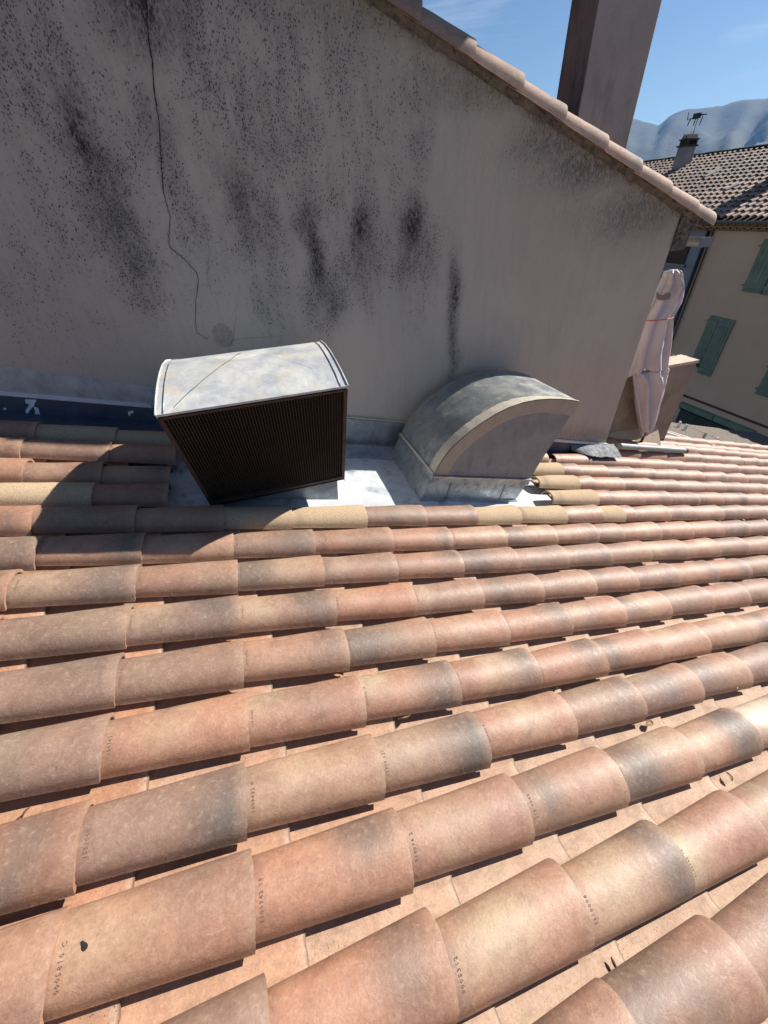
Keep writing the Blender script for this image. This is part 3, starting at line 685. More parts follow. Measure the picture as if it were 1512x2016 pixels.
crack([(472, 560), (468, 600), (455, 625), (447, 635)], .0008)
crack([(465, 620), (460, 665), (452, 680), (425, 678), (410, 660)], .0010)
crack([(463, 668), (490, 665), (560, 660), (570, 658)], .0007)
rb = onY(281, 6, YW)
hole = MB().add([(onY(x, y, YW)[0], YW - .006, onY(x, y, YW)[2]) for x, y in [(272, -6), (278, 8), (281, 18), (288, 22), (292, 14), (287, 2), (284, -8)]], [tuple(range(7))]).build('broken_render', M['brown_wood'], house, recalc=False)
# tall chimney on that house
chim = MB().box((3.182, 1.40, .6), (3.648, 1.67, 2.95)).build('chimney', M['chimney'], house, bev=.006)
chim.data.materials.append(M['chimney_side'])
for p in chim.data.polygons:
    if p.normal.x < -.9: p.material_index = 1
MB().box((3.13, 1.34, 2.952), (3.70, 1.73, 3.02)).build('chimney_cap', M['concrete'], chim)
# gutter at the low eave of that roof
def halfpipe(b, x, z, r, y0, y1, th=.004, n=14):
    prof = [(x + r * math.cos(math.pi + math.pi * k / n), z + r * math.sin(math.pi + math.pi * k / n)) for k in range(n + 1)] + [(x + (r - th) * math.cos(2 * math.pi - math.pi * k / n), z + (r - th) * math.sin(2 * math.pi - math.pi * k / n)) for k in range(n + 1)]
    return b.prism(prof, y0, y1, lambda p, q, t: (p, t, q))
g = MB(); halfpipe(g, 4.50, .86, .065, YW - .04, 5.2); g.box((4.437, YW - .042, .795), (4.563, YW - .036, .862))
g.build('gutter', M['gutter'], house)
# ------------------------------------------------------------------ flashing along the wall
def h2w(x, h, y): 
    u = (x - h * SA) / CA; return rf(u, y, h)
def flash_strip(name, u0, u1, h0, h1, y0, y1, mat, parent):
    return MB().box((u0, y0, h0), (u1, y1, h1), rf).build(name, mat, parent)
fl = thing('wall_flashing', 'dark blue zinc wall flashing with pale top strip left of the mesh hood', 'flashing', rf(-.8, YW, .1))
flash_strip('cover_strip', -2.6, .02, .150, .176, YW - .020, YW - .001, M['strip'], fl)
flash_strip('zinc_upstand', -2.6, .10, -.05, .150, YW - .014, YW - .003, M['zinc_dark'], fl)
b = MB(); vs = []
for i in range(60):
    u = -2.6 + 2.72 * i / 59
    for k in range(8): t = k / 7; vs.append(rf(u, YW - .014 - .20 * t, .045 - .02 * t + .004 * noise.noise(Vector((u * 6, t * 3, 0)))))
b.add(vs, [(i * 8 + k, i * 8 + k + 1, (i + 1) * 8 + k + 1, (i + 1) * 8 + k) for i in range(59) for k in range(7)]).build('zinc_apron', M['zinc_dark'], fl, True)
def wsplash(pts, h=.001):
    return MB().add([(onY(x, y, YW - .0165)) for x, y in pts], [tuple(range(len(pts)))])
for pts in ([(49, 786), (72, 787), (66, 800), (60, 806), (52, 818), (50, 808), (58, 797), (50, 793)], [(66, 800), (75, 803), (80, 818), (84, 826), (68, 828), (65, 818), (70, 812)], [(252, 810), (262, 808), (263, 813), (257, 815), (255, 820), (252, 815)], [(6, 803), (12, 803), (13, 807), (7, 807)]):
    wsplash(pts).build('paint_splash', M['white'], fl, recalc=False)
fr = thing('wall_flashing', 'short dark zinc flashing with pale top strip between curved hood and wall corner', 'flashing', rf(3.8, YW, .1))
flash_strip('cover_strip', 3.0, 4.30, .150, .176, YW - .020, YW - .001, M['strip'], fr)
flash_strip('zinc_upstand', 3.0, 4.31, -.05, .150, YW - .014, YW - .003, M['zinc_dark'], fr)
def lead():
    # crumpled lead patch dressed over the tiles at the wall corner
    P = [(1108, 896), (1150, 886), (1178, 872), (1196, 874), (1200, 886), (1202, 898), (1165, 899), (1130, 899)]
    n, m = 26, 14; vs = []
    for i in range(n):
        s = i / (n - 1)
        for k in range(m):
            t = k / (m - 1)
            u = 3.80 + .58 * s; vv = YW - .018 - .17 * t; h = .135 + .045 * s - (.05 + .03 * s) * t ** 1.5 + .006 * math.sin(s * 17 + t * 3) * (.3 + t * .7) + .008 * noise.noise(Vector((u * 30, vv * 30, 0)))
            if s < .3: vv = YW - .012 - .20 * t * (.15 + .85 * s / .3)
            vs.append(rf(u, vv, h))
    b = MB().add(vs, [(i * m + k, i * m + k + 1, (i + 1) * m + k + 1, (i + 1) * m + k) for i in range(n - 1) for k in range(m - 1)])
    o = b.build('lead_patch', M['lead'], None, True); tag(o, 'crumpled grey lead patch at the foot of the wall corner', 'lead patch')
lead()
# zinc tray between the tiles and the wall, under both hoods
tray = thing('zinc_tray', 'bright zinc sheet floor under the two ventilation hoods', 'zinc tray', rf(1.6, .7, -.06))
def tray_floor():
    n, m = 120, 46; vs = []
    for i in range(n):
        u = .10 + 3.25 * i / (n - 1)
        for k in range(m):
            v = .235 + (1.03 - .235) * k / (m - 1)
            h = -.06 + .0025 * noise.noise(Vector((u * 3, v * 3, 0))) + .0012 * noise.noise(Vector((u * 11, v * 11, 0)))
            if v < .33: h += .0 
            vs.append(rf(u, v, h))
    return MB().add(vs, [(i * m + k, (i + 1) * m + k, (i + 1) * m + k + 1, i * m + k + 1) for i in range(n - 1) for k in range(m - 1)]).build('floor_sheet', M['zinc'], tray, True, recalc=False)
tray_floor()
MB().add([rf(.1, 1.03, -.0585), rf(3.1, 1.03, -.0585), rf(3.1, 1.135, -.01), rf(.1, 1.135, -.01)], [(0, 1, 2, 3)]).build('cant_strip', M['zinc_side'], tray, recalc=False)
MB().box((.1, 1.135, -.01), (3.1, 1.150, .01), rf).box((.1, YW - .03, -.01), (3.02, YW - .006, .155), rf).add([rf(.1, 1.15, -.008), rf(3.1, 1.15, -.008), rf(3.1, YW - .03, .0), rf(.1, YW - .03, .0)], [(0, 1, 2, 3)]).build('upstand', M['zinc_side'], tray)
MB().box((.1, YW - .038, .158), (3.02, YW - .004, .205), rf).build('cover_strip', M['zinc_side'], tray)
MB().box((.1, YW - .030, .207), (3.02, YW - .001, .216), rf).build('sealant_bead', M['mastic'], tray)
# ------------------------------------------------------------------ ventilation hoods
def curb(parent, u0, u1, v0, v1, h, flare=.045):
    b = MB(); f = flare
    lo = [(u0 - f, v0 - .0, -.058), (u1 + .0, v0 - .0, -.058), (u1, v1, -.058), (u0 - f, v1, -.058)]
    hi = [(u0, v0, h), (u1 + f, v0, h), (u1 + f, v1, h), (u0, v1, h)]
    b.add([rf(*p) for p in lo + hi], [(0, 1, 5, 4), (1, 2, 6, 5), (2, 3, 7, 6), (3, 0, 4, 7), (4, 5, 6, 7)])
    o = b.build('curb', M['curb'], parent)
    q = MB().box((u0 - .012, v0 - .020, h), (u1 + f + .014, v1 + .012, h + .010), rf)
    q.box((u0 - .006, v0 - .006, h - .045), (u1 + f + .006, v0 - .001, h - .0005), rf)
    q.box((u0 - f - .01, v0 - .016, -.0575), (u1 + .012, v0 - .001, -.048), rf)
    q.box((u0 - .007, v0 - .006, h - .045), (u0 - .001, v1, h - .0005), rf)
    q.build('curb_lip', M['curb'], o)
    for uu in (u0 + .16, u1 - .16): MB().box((uu - .006, v0 - .004, -.056), (uu + .006, v0 - .0005, h - .047), rf).build('curb_seam', M['zinc_side'], o)
    return o
# hood 2 : closed curved duct, roof aligned, mouth down-slope
d2 = thing('ventilation_duct', 'curved grey metal ventilation duct sealed with beige mastic, mouth facing right', 'ventilation duct', rf(2.2, .75, -.06))
curb(d2, 1.795, 2.60, .418, 1.10, .135)
arc = [(1.80, .147), (1.806, .20), (1.826, .27), (1.862, .35), (1.91, .42), (1.968, .49), (2.04, .56), (2.12, .625), (2.20, .676), (2.30, .72), (2.40, .748), (2.50, .765), (2.60, .774), (2.69, .777), (2.770, .775)]
mouth = [(2.770, .775), (2.735, .60), (2.70, .43), (2.672, .29), (2.650, .147)]
def duct_shell():
    V0, V1 = .418, 1.10; m = 26; vs = []
    for (u, h) in arc:
        for k in range(m): vs.append(rf(u, V0 + (V1 - V0) * k / (m - 1), h + .0015 * noise.noise(Vector((u * 8, k * .3, 2)))))
    n = len(arc)
    fs = [(i * m + k, i * m + k + 1, (i + 1) * m + k + 1, (i + 1) * m + k) for i in range(n - 1) for k in range(m - 1)]
    o = MB().add(vs, fs).build('curved_top', M['zinc_top2'], d2, True)
    prof = arc + mouth[1:]
    MB().prism(prof, V0 + .002, V0 + .010, lambda p, q, t: rf(p, t, q)).build('side_panel', M['side_panel'], d2)
    MB().prism(prof, V1 - .010, V1 - .002, lambda p, q, t: rf(p, t, q)).build('side_panel', M['side_panel'], d2)
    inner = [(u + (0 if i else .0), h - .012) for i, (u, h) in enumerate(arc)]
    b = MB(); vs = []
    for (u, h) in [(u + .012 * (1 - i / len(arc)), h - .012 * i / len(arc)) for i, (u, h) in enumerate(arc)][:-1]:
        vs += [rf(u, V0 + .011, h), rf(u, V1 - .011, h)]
    b.add(vs, [(2 * i, 2 * i + 1, 2 * i + 3, 2 * i + 2) for i in range(len(arc) - 2)]).build('shade_lining', M['interior'], d2)
    # beige mastic: ragged band on the curved top, fillet on the side, bead round the foot
    top = []; cum = 0
    dense = []
    for a, b_ in zip(arc[:-1], arc[1:]):
        for k in range(8): t = k / 8; dense.append((a[0] + (b_[0] - a[0]) * t, a[1] + (b_[1] - a[1]) * t))
    dense.append(arc[-1]); N = len(dense); vs = []
    for i, (u, h) in enumerate(dense):
        a = dense[max(0, i - 1)]; c = dense[min(N - 1, i + 1)]; tx, ty = c[0] - a[0], c[1] - a[1]; l = math.hypot(tx, ty); nx, ny = -ty / l, tx / l
        w_ = (.095 if i < N * .6 else .095 - .07 * (i / N - .6) / .4) + .010 * noise.noise(Vector((i * .35, 0, 0))) + .004 * noise.noise(Vector((i * 1.1, 7, 0)))
        for q in (0, .5, 1): vs.append(rf(u + nx * .0045, V0 + .001 + q * w_, h + ny * .0045 - (.0035 if q == 1 else 0)))
    MB().add(vs, [(3 * i + k, 3 * i + k + 1, 3 * i + 4 + k, 3 * i + 3 + k) for i in range(N - 1) for k in (0, 1)]).build('mastic_band', M['mastic'], d2, True)
    vs = []
    for i, (u, h) in enumerate(dense):
        a = dense[max(0, i - 1)]; c = dense[min(N - 1, i + 1)]; tx, ty = c[0] - a[0], c[1] - a[1]; l = math.hypot(tx, ty); nx, ny = ty / l, -tx / l
        w_ = (.11 - .02 * math.sin(i / N * math.pi)) + .008 * noise.noise(Vector((i * .3, 3, 0))) + .004 * noise.noise(Vector((i * 1.3, 7, 0)))
        if i < 6: w_ = min(w_, .11)
        pu, ph = u + nx * w_, h + ny * w_
        ph = max(ph, .150); vs += [rf(u, V0 - .002, h), rf(pu, V0 - .0005, ph)]
    MB().add(vs, [(2 * i, 2 * i + 1, 2 * i + 3, 2 * i + 2) for i in range(N - 1)]).build('mastic_fillet', M['mastic_side'], d2)
    b = MB(); b.tube([rf(1.792, V0 + (V1 - V0) * k / 20, .150 + .004 * noise.noise(Vector((k, 0, 0)))) for k in range(21)], .011, 6)
    b.build('mastic_bead', M['mastic'], d2, True)
M['zinc_top2'] = metal('duct_sheet', (.20, .225, .24), (.42, .43, .41), .42, .55, (.62, .58, .48), .55, 5)
duct_shell()
# hood 1 : level, mouth with wire mesh towards the camera
h1 = thing('mesh_hood', 'boxy galvanised hood with curved top and dark wire mesh mouth', 'ventilation hood', (.73, .6, -.2))
X0, X1 = .350, 1.112
TIP = (-.085, .560); BOT = (.262, -.108)
arc1 = [(-.085, .560), (.02, .588), (.13, .608), (.25, .621), (.37, .624), (.49, .612), (.60, .585), (.70, .545), (.80, .485), (.88, .415), (.95, .33), (1.00, .23), (1.04, .12), (1.06, 0), (1.065, -.12)]
def hood1():
    m = 24; vs = []; n = len(arc1)
    for (y, z) in arc1:
        for k in range(m):
            s = k / (m - 1)
            # faint cross-breaks pressed into the sheet
            d = .004 * max(0, 1 - abs((s - .5) * 2 - (y + .1) * 1.6) * 3) * 0
            vs.append((X0 + (X1 - X0) * s, y, z + .003 * math.sin(math.pi * s) * math.sin(math.pi * min(1, (y + .085) / .6))))
    MB().add(vs, [(i * m + k, i * m + k + 1, (i + 1) * m + k + 1, (i + 1) * m + k) for i in range(n - 1) for k in range(m - 1)]).build('curved_top', M['zinc_top'], h1, True)
    prof = arc1 + [(BOT[0], -.128), (BOT[0], BOT[1])]
    for x0, x1 in ((X0, X0 + .004), (X1 - .004, X1)):
        MB().prism([(p, q - .002) for p, q in prof], x0, x1, lambda p, q, t: (t, p, q)).build('side_panel', M['zinc_top'], h1)
    # cross-break creases pressed into the sheet
    def top_at(y): return np.interp(y, [p[0] for p in arc1[:9]], [p[1] for p in arc1[:9]])
    for pts in ([(X0 + .07, -.05), (X0 + .16, .08), (X0 + .30, .30), (X0 + .36, .44)], [(X0 + .36, .44), (X0 + .50, .26), (X0 + .66, .06)]):
        D = [];
        for (xa, ya), (xb, yb) in zip(pts[:-1], pts[1:]):
            for k in range(10): D.append((xa + (xb - xa) * k / 10, ya + (yb - ya) * k / 10))
        vs = []
        for x_, y_ in D:
            zz = top_at(y_) + .0045
            vs += [(x_ - .0016, y_ + .0016, zz), (x_ + .0016, y_ - .0016, zz)]
        MB().add(vs, [(2 * i, 2 * i + 1, 2 * i + 3, 2 * i + 2) for i in range(len(D) - 1)]).build('crease', M['zinc_side'], h1, True)
    # folded seams along both edges
    for x in (X0 - .002, X1 + .002, X0 + .028, X1 - .028):
        r = .0035 if abs(x - .731) > .37 else .0018
        MB().tube([(x, y, z + .003) for y, z in arc1], r, 6).build('seam', M['zinc_top'] if r > .003 else M['zinc_side'], h1, True)
    MB().box((X0, TIP[0] - .003, TIP[1] - .006), (X1, TIP[0] + .002, TIP[1] + .003)).build('front_edge', M['zinc_top'], h1)
    # mouth frame + wire mesh, in the sloping plane TIP-BOT
    dy, dz = BOT[0] - TIP[0], BOT[1] - TIP[1]; L = math.hypot(dy, dz); ty, tz = dy / L, dz / L; ny, nz2 = -(-tz), 0
    ny, nz2 = tz, -ty                       # towards the camera/outside
    def P(s, t, d=0.): return (X0 + s * (X1 - X0), TIP[0] + dy * t + ny * d, TIP[1] + dz * t + nz2 * d)
    fr_ = MB(); e = .022
    def bar(s0, s1, t0, t1, d0, d1): fr_.box((s0, t0, d0), (s1, t1, d1), lambda a, b_, c: P(a, b_, c))
    bar(0, e, .02, 1, -.015, .004); bar(1 - e, 1, .02, 1, -.015, .004); bar(e, 1 - e, .97, 1, -.015, .003); bar(e, 1 - e, .02, .035, -.015, .003)
    fr_.build('mesh_frame', M['steel_dark'], h1)
    g = MB(); ns, ntt = 58, 52; w_ = .0008
    for i in range(1, ns):
        s = e + (1 - 2 * e) * i / ns; g.box((s - w_ * 1.9, .035, -.006), (s + w_ * 1.9, .97, -.0045), lambda a, b_, c: P(a, b_, c))
    for i in range(1, ntt):
        t = .035 + .935 * i / ntt; g.box((e, t - w_ * .55, -.0044), (1 - e, t + w_ * .55, -.003), lambda a, b_, c: P(a, b_, c))
    g.build('wire_mesh', M['wire'], h1, recalc=False)
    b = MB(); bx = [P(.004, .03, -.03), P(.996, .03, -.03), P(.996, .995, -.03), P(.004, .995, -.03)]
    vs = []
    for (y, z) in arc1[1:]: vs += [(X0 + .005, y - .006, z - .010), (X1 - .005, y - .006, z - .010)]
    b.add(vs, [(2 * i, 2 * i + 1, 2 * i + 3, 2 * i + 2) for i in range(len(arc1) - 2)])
    b.box((X0 + .005, BOT[0] + .01, -.126), (X1 - .005, 1.06, -.122)).build('shade_lining', M['interior'], h1)
    # side lining, near-black in place of the shade inside
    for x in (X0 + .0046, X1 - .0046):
        MB().prism([(p * .998, q - .012) for p, q in arc1] + [(BOT[0] + .01, -.124), (BOT[0] + .01, BOT[1])], x - .0003, x + .0003, lambda p, q, t: (t, p, q)).build('shade_lining', M['interior'], h1)
hood1()
def curb1():
    b = MB(); u0, u1, v0, v1 = .42, 1.135, .413, 1.05
    def topz(x): return -.112
    vs = []
    for u, v in ((u0, v0), (u1, v0), (u1, v1), (u0, v1)): vs.append(rf(u, v, -.058))
    for x, y in ((X0 + .06, v0 + .03), (X1 - .01, v0 + .03), (X1 - .01, v1), (X0 + .06, v1)): vs.append((x, y, -.129 if x < .6 else -.129))
    b.add(vs, [(0, 1, 5, 4), (1, 2, 6, 5), (2, 3, 7, 6), (3, 0, 4, 7)]).build('curb', M['zinc_side'], h1)
curb1()
# small grey knob (cable gland) at the end of the strip beside hood 1
p = onY(305, 798, YW - .05)
kb = MB().tube([(p[0], YW, p[2]), (p[0], YW - .02, p[2]), (p[0], YW - .021, p[2]), (p[0], YW - .06, p[2])], [.016, .016, .024, .022], 14).build('pipe_end', M['pipe'], None, True)
tag(kb, 'small round grey pipe end on the wall beside the mesh hood', 'pipe')
# ------------------------------------------------------------------ terrace corner: parapet, covered parasol, pipe
YP = 1.78
par = thing('terrace_parapet', 'low brown rendered parapet behind the wrapped parasol', 'parapet', (4.9, YP, -1.3))
p3 = onY(1372, 714, YP); p2 = onY(1310, 850, YP); p4 = onY(1232, 741, YP)
zt = p3[2]
b = MB(); n = 30; m = 16; vs = []
xr = p3[0]
for i in range(n):
    x = 3.5 + (xr - 3.5) * i / (n - 1)
    for k in range(m):
        t = k / (m - 1); zb = -1.50; vs.append((x, YP + .006 * noise.noise(Vector((x * 5, t * 5, 0))), zb + (zt - zb) * t))
b.add(vs, [(i * m + k, (i + 1) * m + k, (i + 1) * m + k + 1, i * m + k + 1) for i in range(n - 1) for k in range(m - 1)])
b.add([(xr, YP, -2), (xr, YP + .22, -2), (xr, YP + .22, zt), (xr, YP, zt), (3.5, YP + .22, -2), (3.5, YP + .22, zt)], [(0, 1, 2, 3), (1, 4, 5, 2)])
b.build('wall', M['parapet'], par, recalc=False)
MB().box((3.5, YP - .012, zt + .0015), (xr + .012, YP + .24, zt + .035)).build('coping', M['coping'] if 'coping' in M else stucco('coping_clay', (.55, .40, .30), (.66, .52, .42), 6), par, bev=.004)
# mortar fillet at the foot of the parapet
vs = []
for i in range(24):
    s = i / 23; x = 4.75 + .85 * s
    z0 = -x * SA / CA; hgt = .12 * s
    vs += [(x, YP - .004, z0 + .10 + hgt * 1.5), (x, YP - .06 - .10 * s, z0 + .06 + .01 * noise.noise(Vector((i, 0, 0))))]
MB().add(vs, [(2 * i, 2 * i + 2, 2 * i + 3, 2 * i + 1) for i in range(23)]).build('mortar_fillet', M['mastic_side'], par, True)
# parasol wrapped in a lilac cover
YU = 1.66
pr_ = thing('wrapped_parasol', 'closed parasol in a lilac cover tied with a red strap', 'parasol', tuple(onY(1300, 640, YU)))
lev = [(531, 1322, 1334), (536, 1315, 1338), (545, 1312, 1339), (558, 1306, 1338), (572, 1297, 1337), (584, 1288, 1336), (598, 1281, 1332), (612, 1273, 1324), (624, 1267, 1318), (628, 1266, 1317), (640, 1262, 1317), (660, 1256, 1316), (680, 1249, 1315), (700, 1243, 1313), (718, 1238, 1312), (732, 1233, 1311)]
lev2 = [(730, 1247, 1311), (745, 1249, 1310), (760, 1250, 1307), (775, 1251, 1303), (790, 1253, 1299), (805, 1255, 1295), (820, 1258, 1291), (835, 1261, 1287), (848, 1264, 1279), (854, 1267, 1274)]
def clothtube(lv, name, yo, depth, ph, amp, close=True):
    n = 64; vs = []; D = []
    for a, c in zip(lv[:-1], lv[1:]):
        for k in range(5): t = k / 5; D.append(tuple(a[q] + (c[q] - a[q]) * t for q in range(3)))
    D.append(lv[-1])
    for i, (py, xl, xr_) in enumerate(D):
        A = onY(xl, py, yo); B = onY(xr_, py, yo); cx = (A + B) / 2; hw = abs(B[0] - A[0]) / 2; s = i / len(D); zz = cx[2]
        for k in range(n):
            q = 2 * math.pi * k / n; f = 1 + amp * (1 - 2 * abs(math.sin(q * 3.5 + ph + s * 1.6 + .5 * math.sin(s * 5)))) + amp * .45 * (1 - 2 * abs(math.sin(q * 6.5 + ph * 2 - s * 2.5))) + .06 * noise.noise(Vector((math.cos(q) * 2, math.sin(q) * 2, s * 4)))
            rx = hw * (.90 + .10 * f); ry = min(depth, hw * .8) * f
            vs.append((cx[0] + rx * math.cos(q), yo - ry * math.sin(q), zz - (.045 * math.sin(q * 2 + 1) + .03 * abs(math.sin(q * 5)) - .02) * max(0, (s - .8) / .2)))
    N = len(D); fs = [(i * n + k, i * n + (k + 1) % n, (i + 1) * n + (k + 1) % n, (i + 1) * n + k) for i in range(N - 1) for k in range(n)]
    if close: fs.append(tuple(range(n)))
    fs.append(tuple((N - 1) * n + k for k in range(n)))
    return MB().add(vs, fs).build(name, M['cloth'], pr_, True)
clothtube(lev, 'cover', YU, .095, 0.3, .42)
clothtube(lev2, 'cover_tail', YU - .02, .06, 1.7, .55)
A = onY(1264, 625, YU); B = onY(1318, 626, YU); cx = (A + B) / 2; hw = (B[0] - A[0]) / 2 + .004; b = MB(); ring = []
for k in range(41):
    q = 2 * math.pi * k / 40; ring.append((cx[0] + hw * math.cos(q), YU - (min(.095, hw * .8) * 1.22) * math.sin(q), cx[2] + .004 * math.sin(q)))
b.tube(ring, .0045, 6, False).build('strap', M['red'], pr_, True)
tp = onY(1326, 533, YU); MB().tube([tp + np.array([0, 0, -.02]), tp + np.array([0, 0, .004])], [.034, .030], 20).build('top_ring', M['white'], pr_, True)
# opening in the cover showing the folded canvas inside
ow = [(1293, 572), (1297, 579), (1305, 581), (1311, 577), (1318, 576), (1321, 581), (1318, 589), (1308, 591), (1296, 591), (1292, 584)]
MB().add([onY(x, y, YU - .118) for x, y in ow], [tuple(range(len(ow)))]).build('opening', plain('shaded_canvas', (.26, .18, .15), .8), pr_, recalc=False)
bb = onY(1270, 850, YU); MB().tube([(bb[0], YU + .0, -1.45), (bb[0] + .01, YU, bb[2] + .06)], .016, 10).build('pole', M['steel_dark'], pr_)
# grey pipe lying on the roof at the foot of the parapet
a = onR(1200, 870, .10); c = onR(1341, 869, .10)
pp = MB().tube([rf(a[0], 1.33, .115), rf(a[0] + 1.22, 1.36, .115)], .034, 18).build('grey_pipe', M['pipe'], None, True, auto=40)
tag(pp, 'grey plastic pipe lying on the tiles at the parapet foot', 'pipe')
MB().tube([rf(a[0] + 1.195, 1.36, .115), rf(a[0] + 1.235, 1.3605, .115)], .0355, 18).build('end_cap', M['downpipe'], pp, True)
pp.name = 'grey_pipe'
# lower terrace floor, white gutter edge
tf = MB().add([rf(4.2, 1.9, -.02), rf(7.05, 1.55, -.02), rf(7.05, 3.2, -.02), rf(4.2, 3.2, -.02)], [(0, 1, 2, 3)]).build('terrace_floor', stucco('clay_floor', (.50, .34, .24), (.58, .42, .31), 6), None); tag(tf, 'sunlit clay coloured terrace floor behind the parapet', 'terrace floor')
G = [onR(1310, 852, 0), onR(1424, 888, 0)]
dx = (G[1][0] - G[0][0]); dy_ = G[1][1] - G[0][1]; ln = math.hypot(dx, dy_); gx, gy = dx / ln, dy_ / ln
def gfun(a_, b_, c_): return rf(G[0][0] - gx * .5 + gx * a_ - gy * b_ * -1 * -1, G[0][1] - gy * .5 + gy * a_ + gx * b_, c_)
eg = MB().box((0, -.02, -.06), (ln + 1.6, .015, .02), gfun).box((0, .06, -.06), (ln + 1.6, .085, .03), gfun).box((0, .0155, -.07), (ln + 1.6, .0595, -.045), gfun).build('eave_gutter', M['white'], None)
tag(eg, 'white box gutter along the terrace edge beyond the parapet', 'gutter')
# drying rack behind the parapet
ra = thing('drying_rack', 'white folding drying rack with a green peg above the parapet coping', 'drying rack', tuple(onY(1325, 712, 2.05)))
Q = lambda x, y, Y=2.0: tuple(onY(x, y, Y))
MB().tube([Q(1312, 716), Q(1334, 708), Q(1351, 702)], .012, 8).tube([Q(1316, 710), Q(1330, 718), Q(1351, 702)], .007, 8).tube([Q(1311, 706), Q(1322, 712), Q(1312, 720)], .008, 8).tube([Q(1351, 702), Q(1345, 760)], .008, 8).tube([Q(1311, 706), Q(1305, 770)], .008, 8).build('frame', M['white'], ra, True)
MB().tube([Q(1318, 713, 1.98), Q(1327, 715, 1.98), Q(1330, 711, 1.98)], .011, 8).build('peg', M['greenp'], ra, True)
MB().tube([Q(1315, 694), Q(1330, 700), Q(1352, 708)], .0035, 6).build('rail', M['downpipe'], ra, True)
# washing line with pegs
XL = 8.0
lp = [onX(1339, 832, XL), onX(1440, 877, XL)]; d_ = (lp[1] - lp[0]); la, lb = lp[0] - d_ * .5, lp[1] + d_ * .8
ln_ = MB().tube([la, lb], .002, 5).build('washing_line', M['downpipe'], None); tag(ln_, 'thin washing line strung across the street in front of the garage door', 'washing line')
for k, (x, y, lab, mt) in enumerate([(1339, 833, 'white clothes peg at the left end of the washing line', 'white'), (1352, 839, 'tilted white clothes peg, second from the left on the washing line', 'white'), (1389, 855, 'beige clothes peg in the middle of the washing line', 'mastic'),
                                     (1412, 865, 'white clothes peg right of the beige one on the washing line', 'white'), (1441, 879, 'pale blue clothes peg at the right end of the washing line', 'strip')]):
    q = onX(x, y, XL); s = .13; ti = .05 if k == 1 else .02
    o = MB().box((q[0] - .01, q[1] - .016, q[2] - s * .75), (q[0] + .01, q[1] - .003, q[2] + s * .25)).box((q[0] - .01, q[1] + .003 + ti * .2, q[2] - s * .75), (q[0] + .01, q[1] + .016 + ti * .3, q[2] + s * .25)).box((q[0] - .012, q[1] - .018, q[2] - .01), (q[0] + .012, q[1] + .018, q[2] + .008)).build('clothes_peg', M[mt], None)
    tag(o, lab, 'clothes peg', 'pegs on the washing line')
# ------------------------------------------------------------------ house across the street
XF = 14.76
th_ = thing('tan_house', 'tan rendered house across the street with green shutters and a brown tiled roof', 'house', (XF + 3, 4, GZ))
YS = -1.73 + (6.1 + 1.73) * 1.4         # division between the tan and the white house
def onF(x, y): return onX(x, y, XF)
ez = .40
MB().box((XF, -9, GZ), (XF + 11, YS, ez)).build('wall', M['tan'], th_)
cz = onX(1450, 455, XF - .1)[2]
gz = onX(1450, 434, XF - .45)[2]
# genoise cornice: rows of clay scallops
b = MB(); 
for rr, (x, z) in enumerate(((XF - .10, cz), (XF - .24, cz + (gz - cz) * .5))):
    y = -3 + rr * .1
    b.box((x - .06, -3, z + .085), (XF - .002, 16, z + .115))
    while y < 16:
        prof = [(y + .09 * math.cos(math.pi * k / 8), z + .085 * math.sin(math.pi * k / 8)) for k in range(9)]
        prof += [(y - .072 + 0 * k, z) for k in ()] + [(y + .070 * math.cos(math.pi - math.pi * k / 8), z + .065 * math.sin(math.pi * k / 8)) for k in range(9)]
        b.prism(prof, x - .08, XF - .004, lambda p, q, t: (t, p, q)); y += .2
b.build('cornice', M['cornice'], th_, recalc=True)
b = MB(); halfpipe(b, XF - .42, gz, .07, -3, 16); b.build('gutter', M['gutter'], th_)
# roof
XE = XF - .44; ZE = gz + .03
rid = onX(1400, 305, 0) if False else None
def ridge():
    d = ray(1400, 306)
    # slope .30 from the eave
    # CAM + t d : z = ZE + .30 (x - XE)
    t = (ZE + .30 * (CAM[0] - XE) - CAM[2]) / (d[2] - .30 * d[0]); return CAM + d * t
RG = np.array([20.6, 0, 0]); SL = .30
d1, d2_ = ray(1270, 318), ray(1512, 297)
def solve_ridge(x):
    zs = [(CAM[2] + d[2] / d[0] * (x - CAM[0])) for d in (d1, d2_)]; return sum(zs) / 2
lo_, hi_ = XE + 2, XE + 14
for _ in range(60):
    mid_ = (lo_ + hi_) / 2
    if ZE + SL * (mid_ - XE) < solve_ridge(mid_): lo_ = mid_
    else: hi_ = mid_
XRG = mid_; ZRG = ZE + SL * (XRG - XE)
MB().add([(XE, -9, ZE - .05), (XRG, -9, ZRG - .05), (XRG, 24, ZRG - .05), (XE, 24, ZE - .05), (XRG + 5, -9, ZRG - 1.6), (XRG + 5, 24, ZRG - 1.6)], [(0, 1, 2, 3), (1, 4, 5, 2)]).build('roof_deck', M['black'], th_, recalc=False)
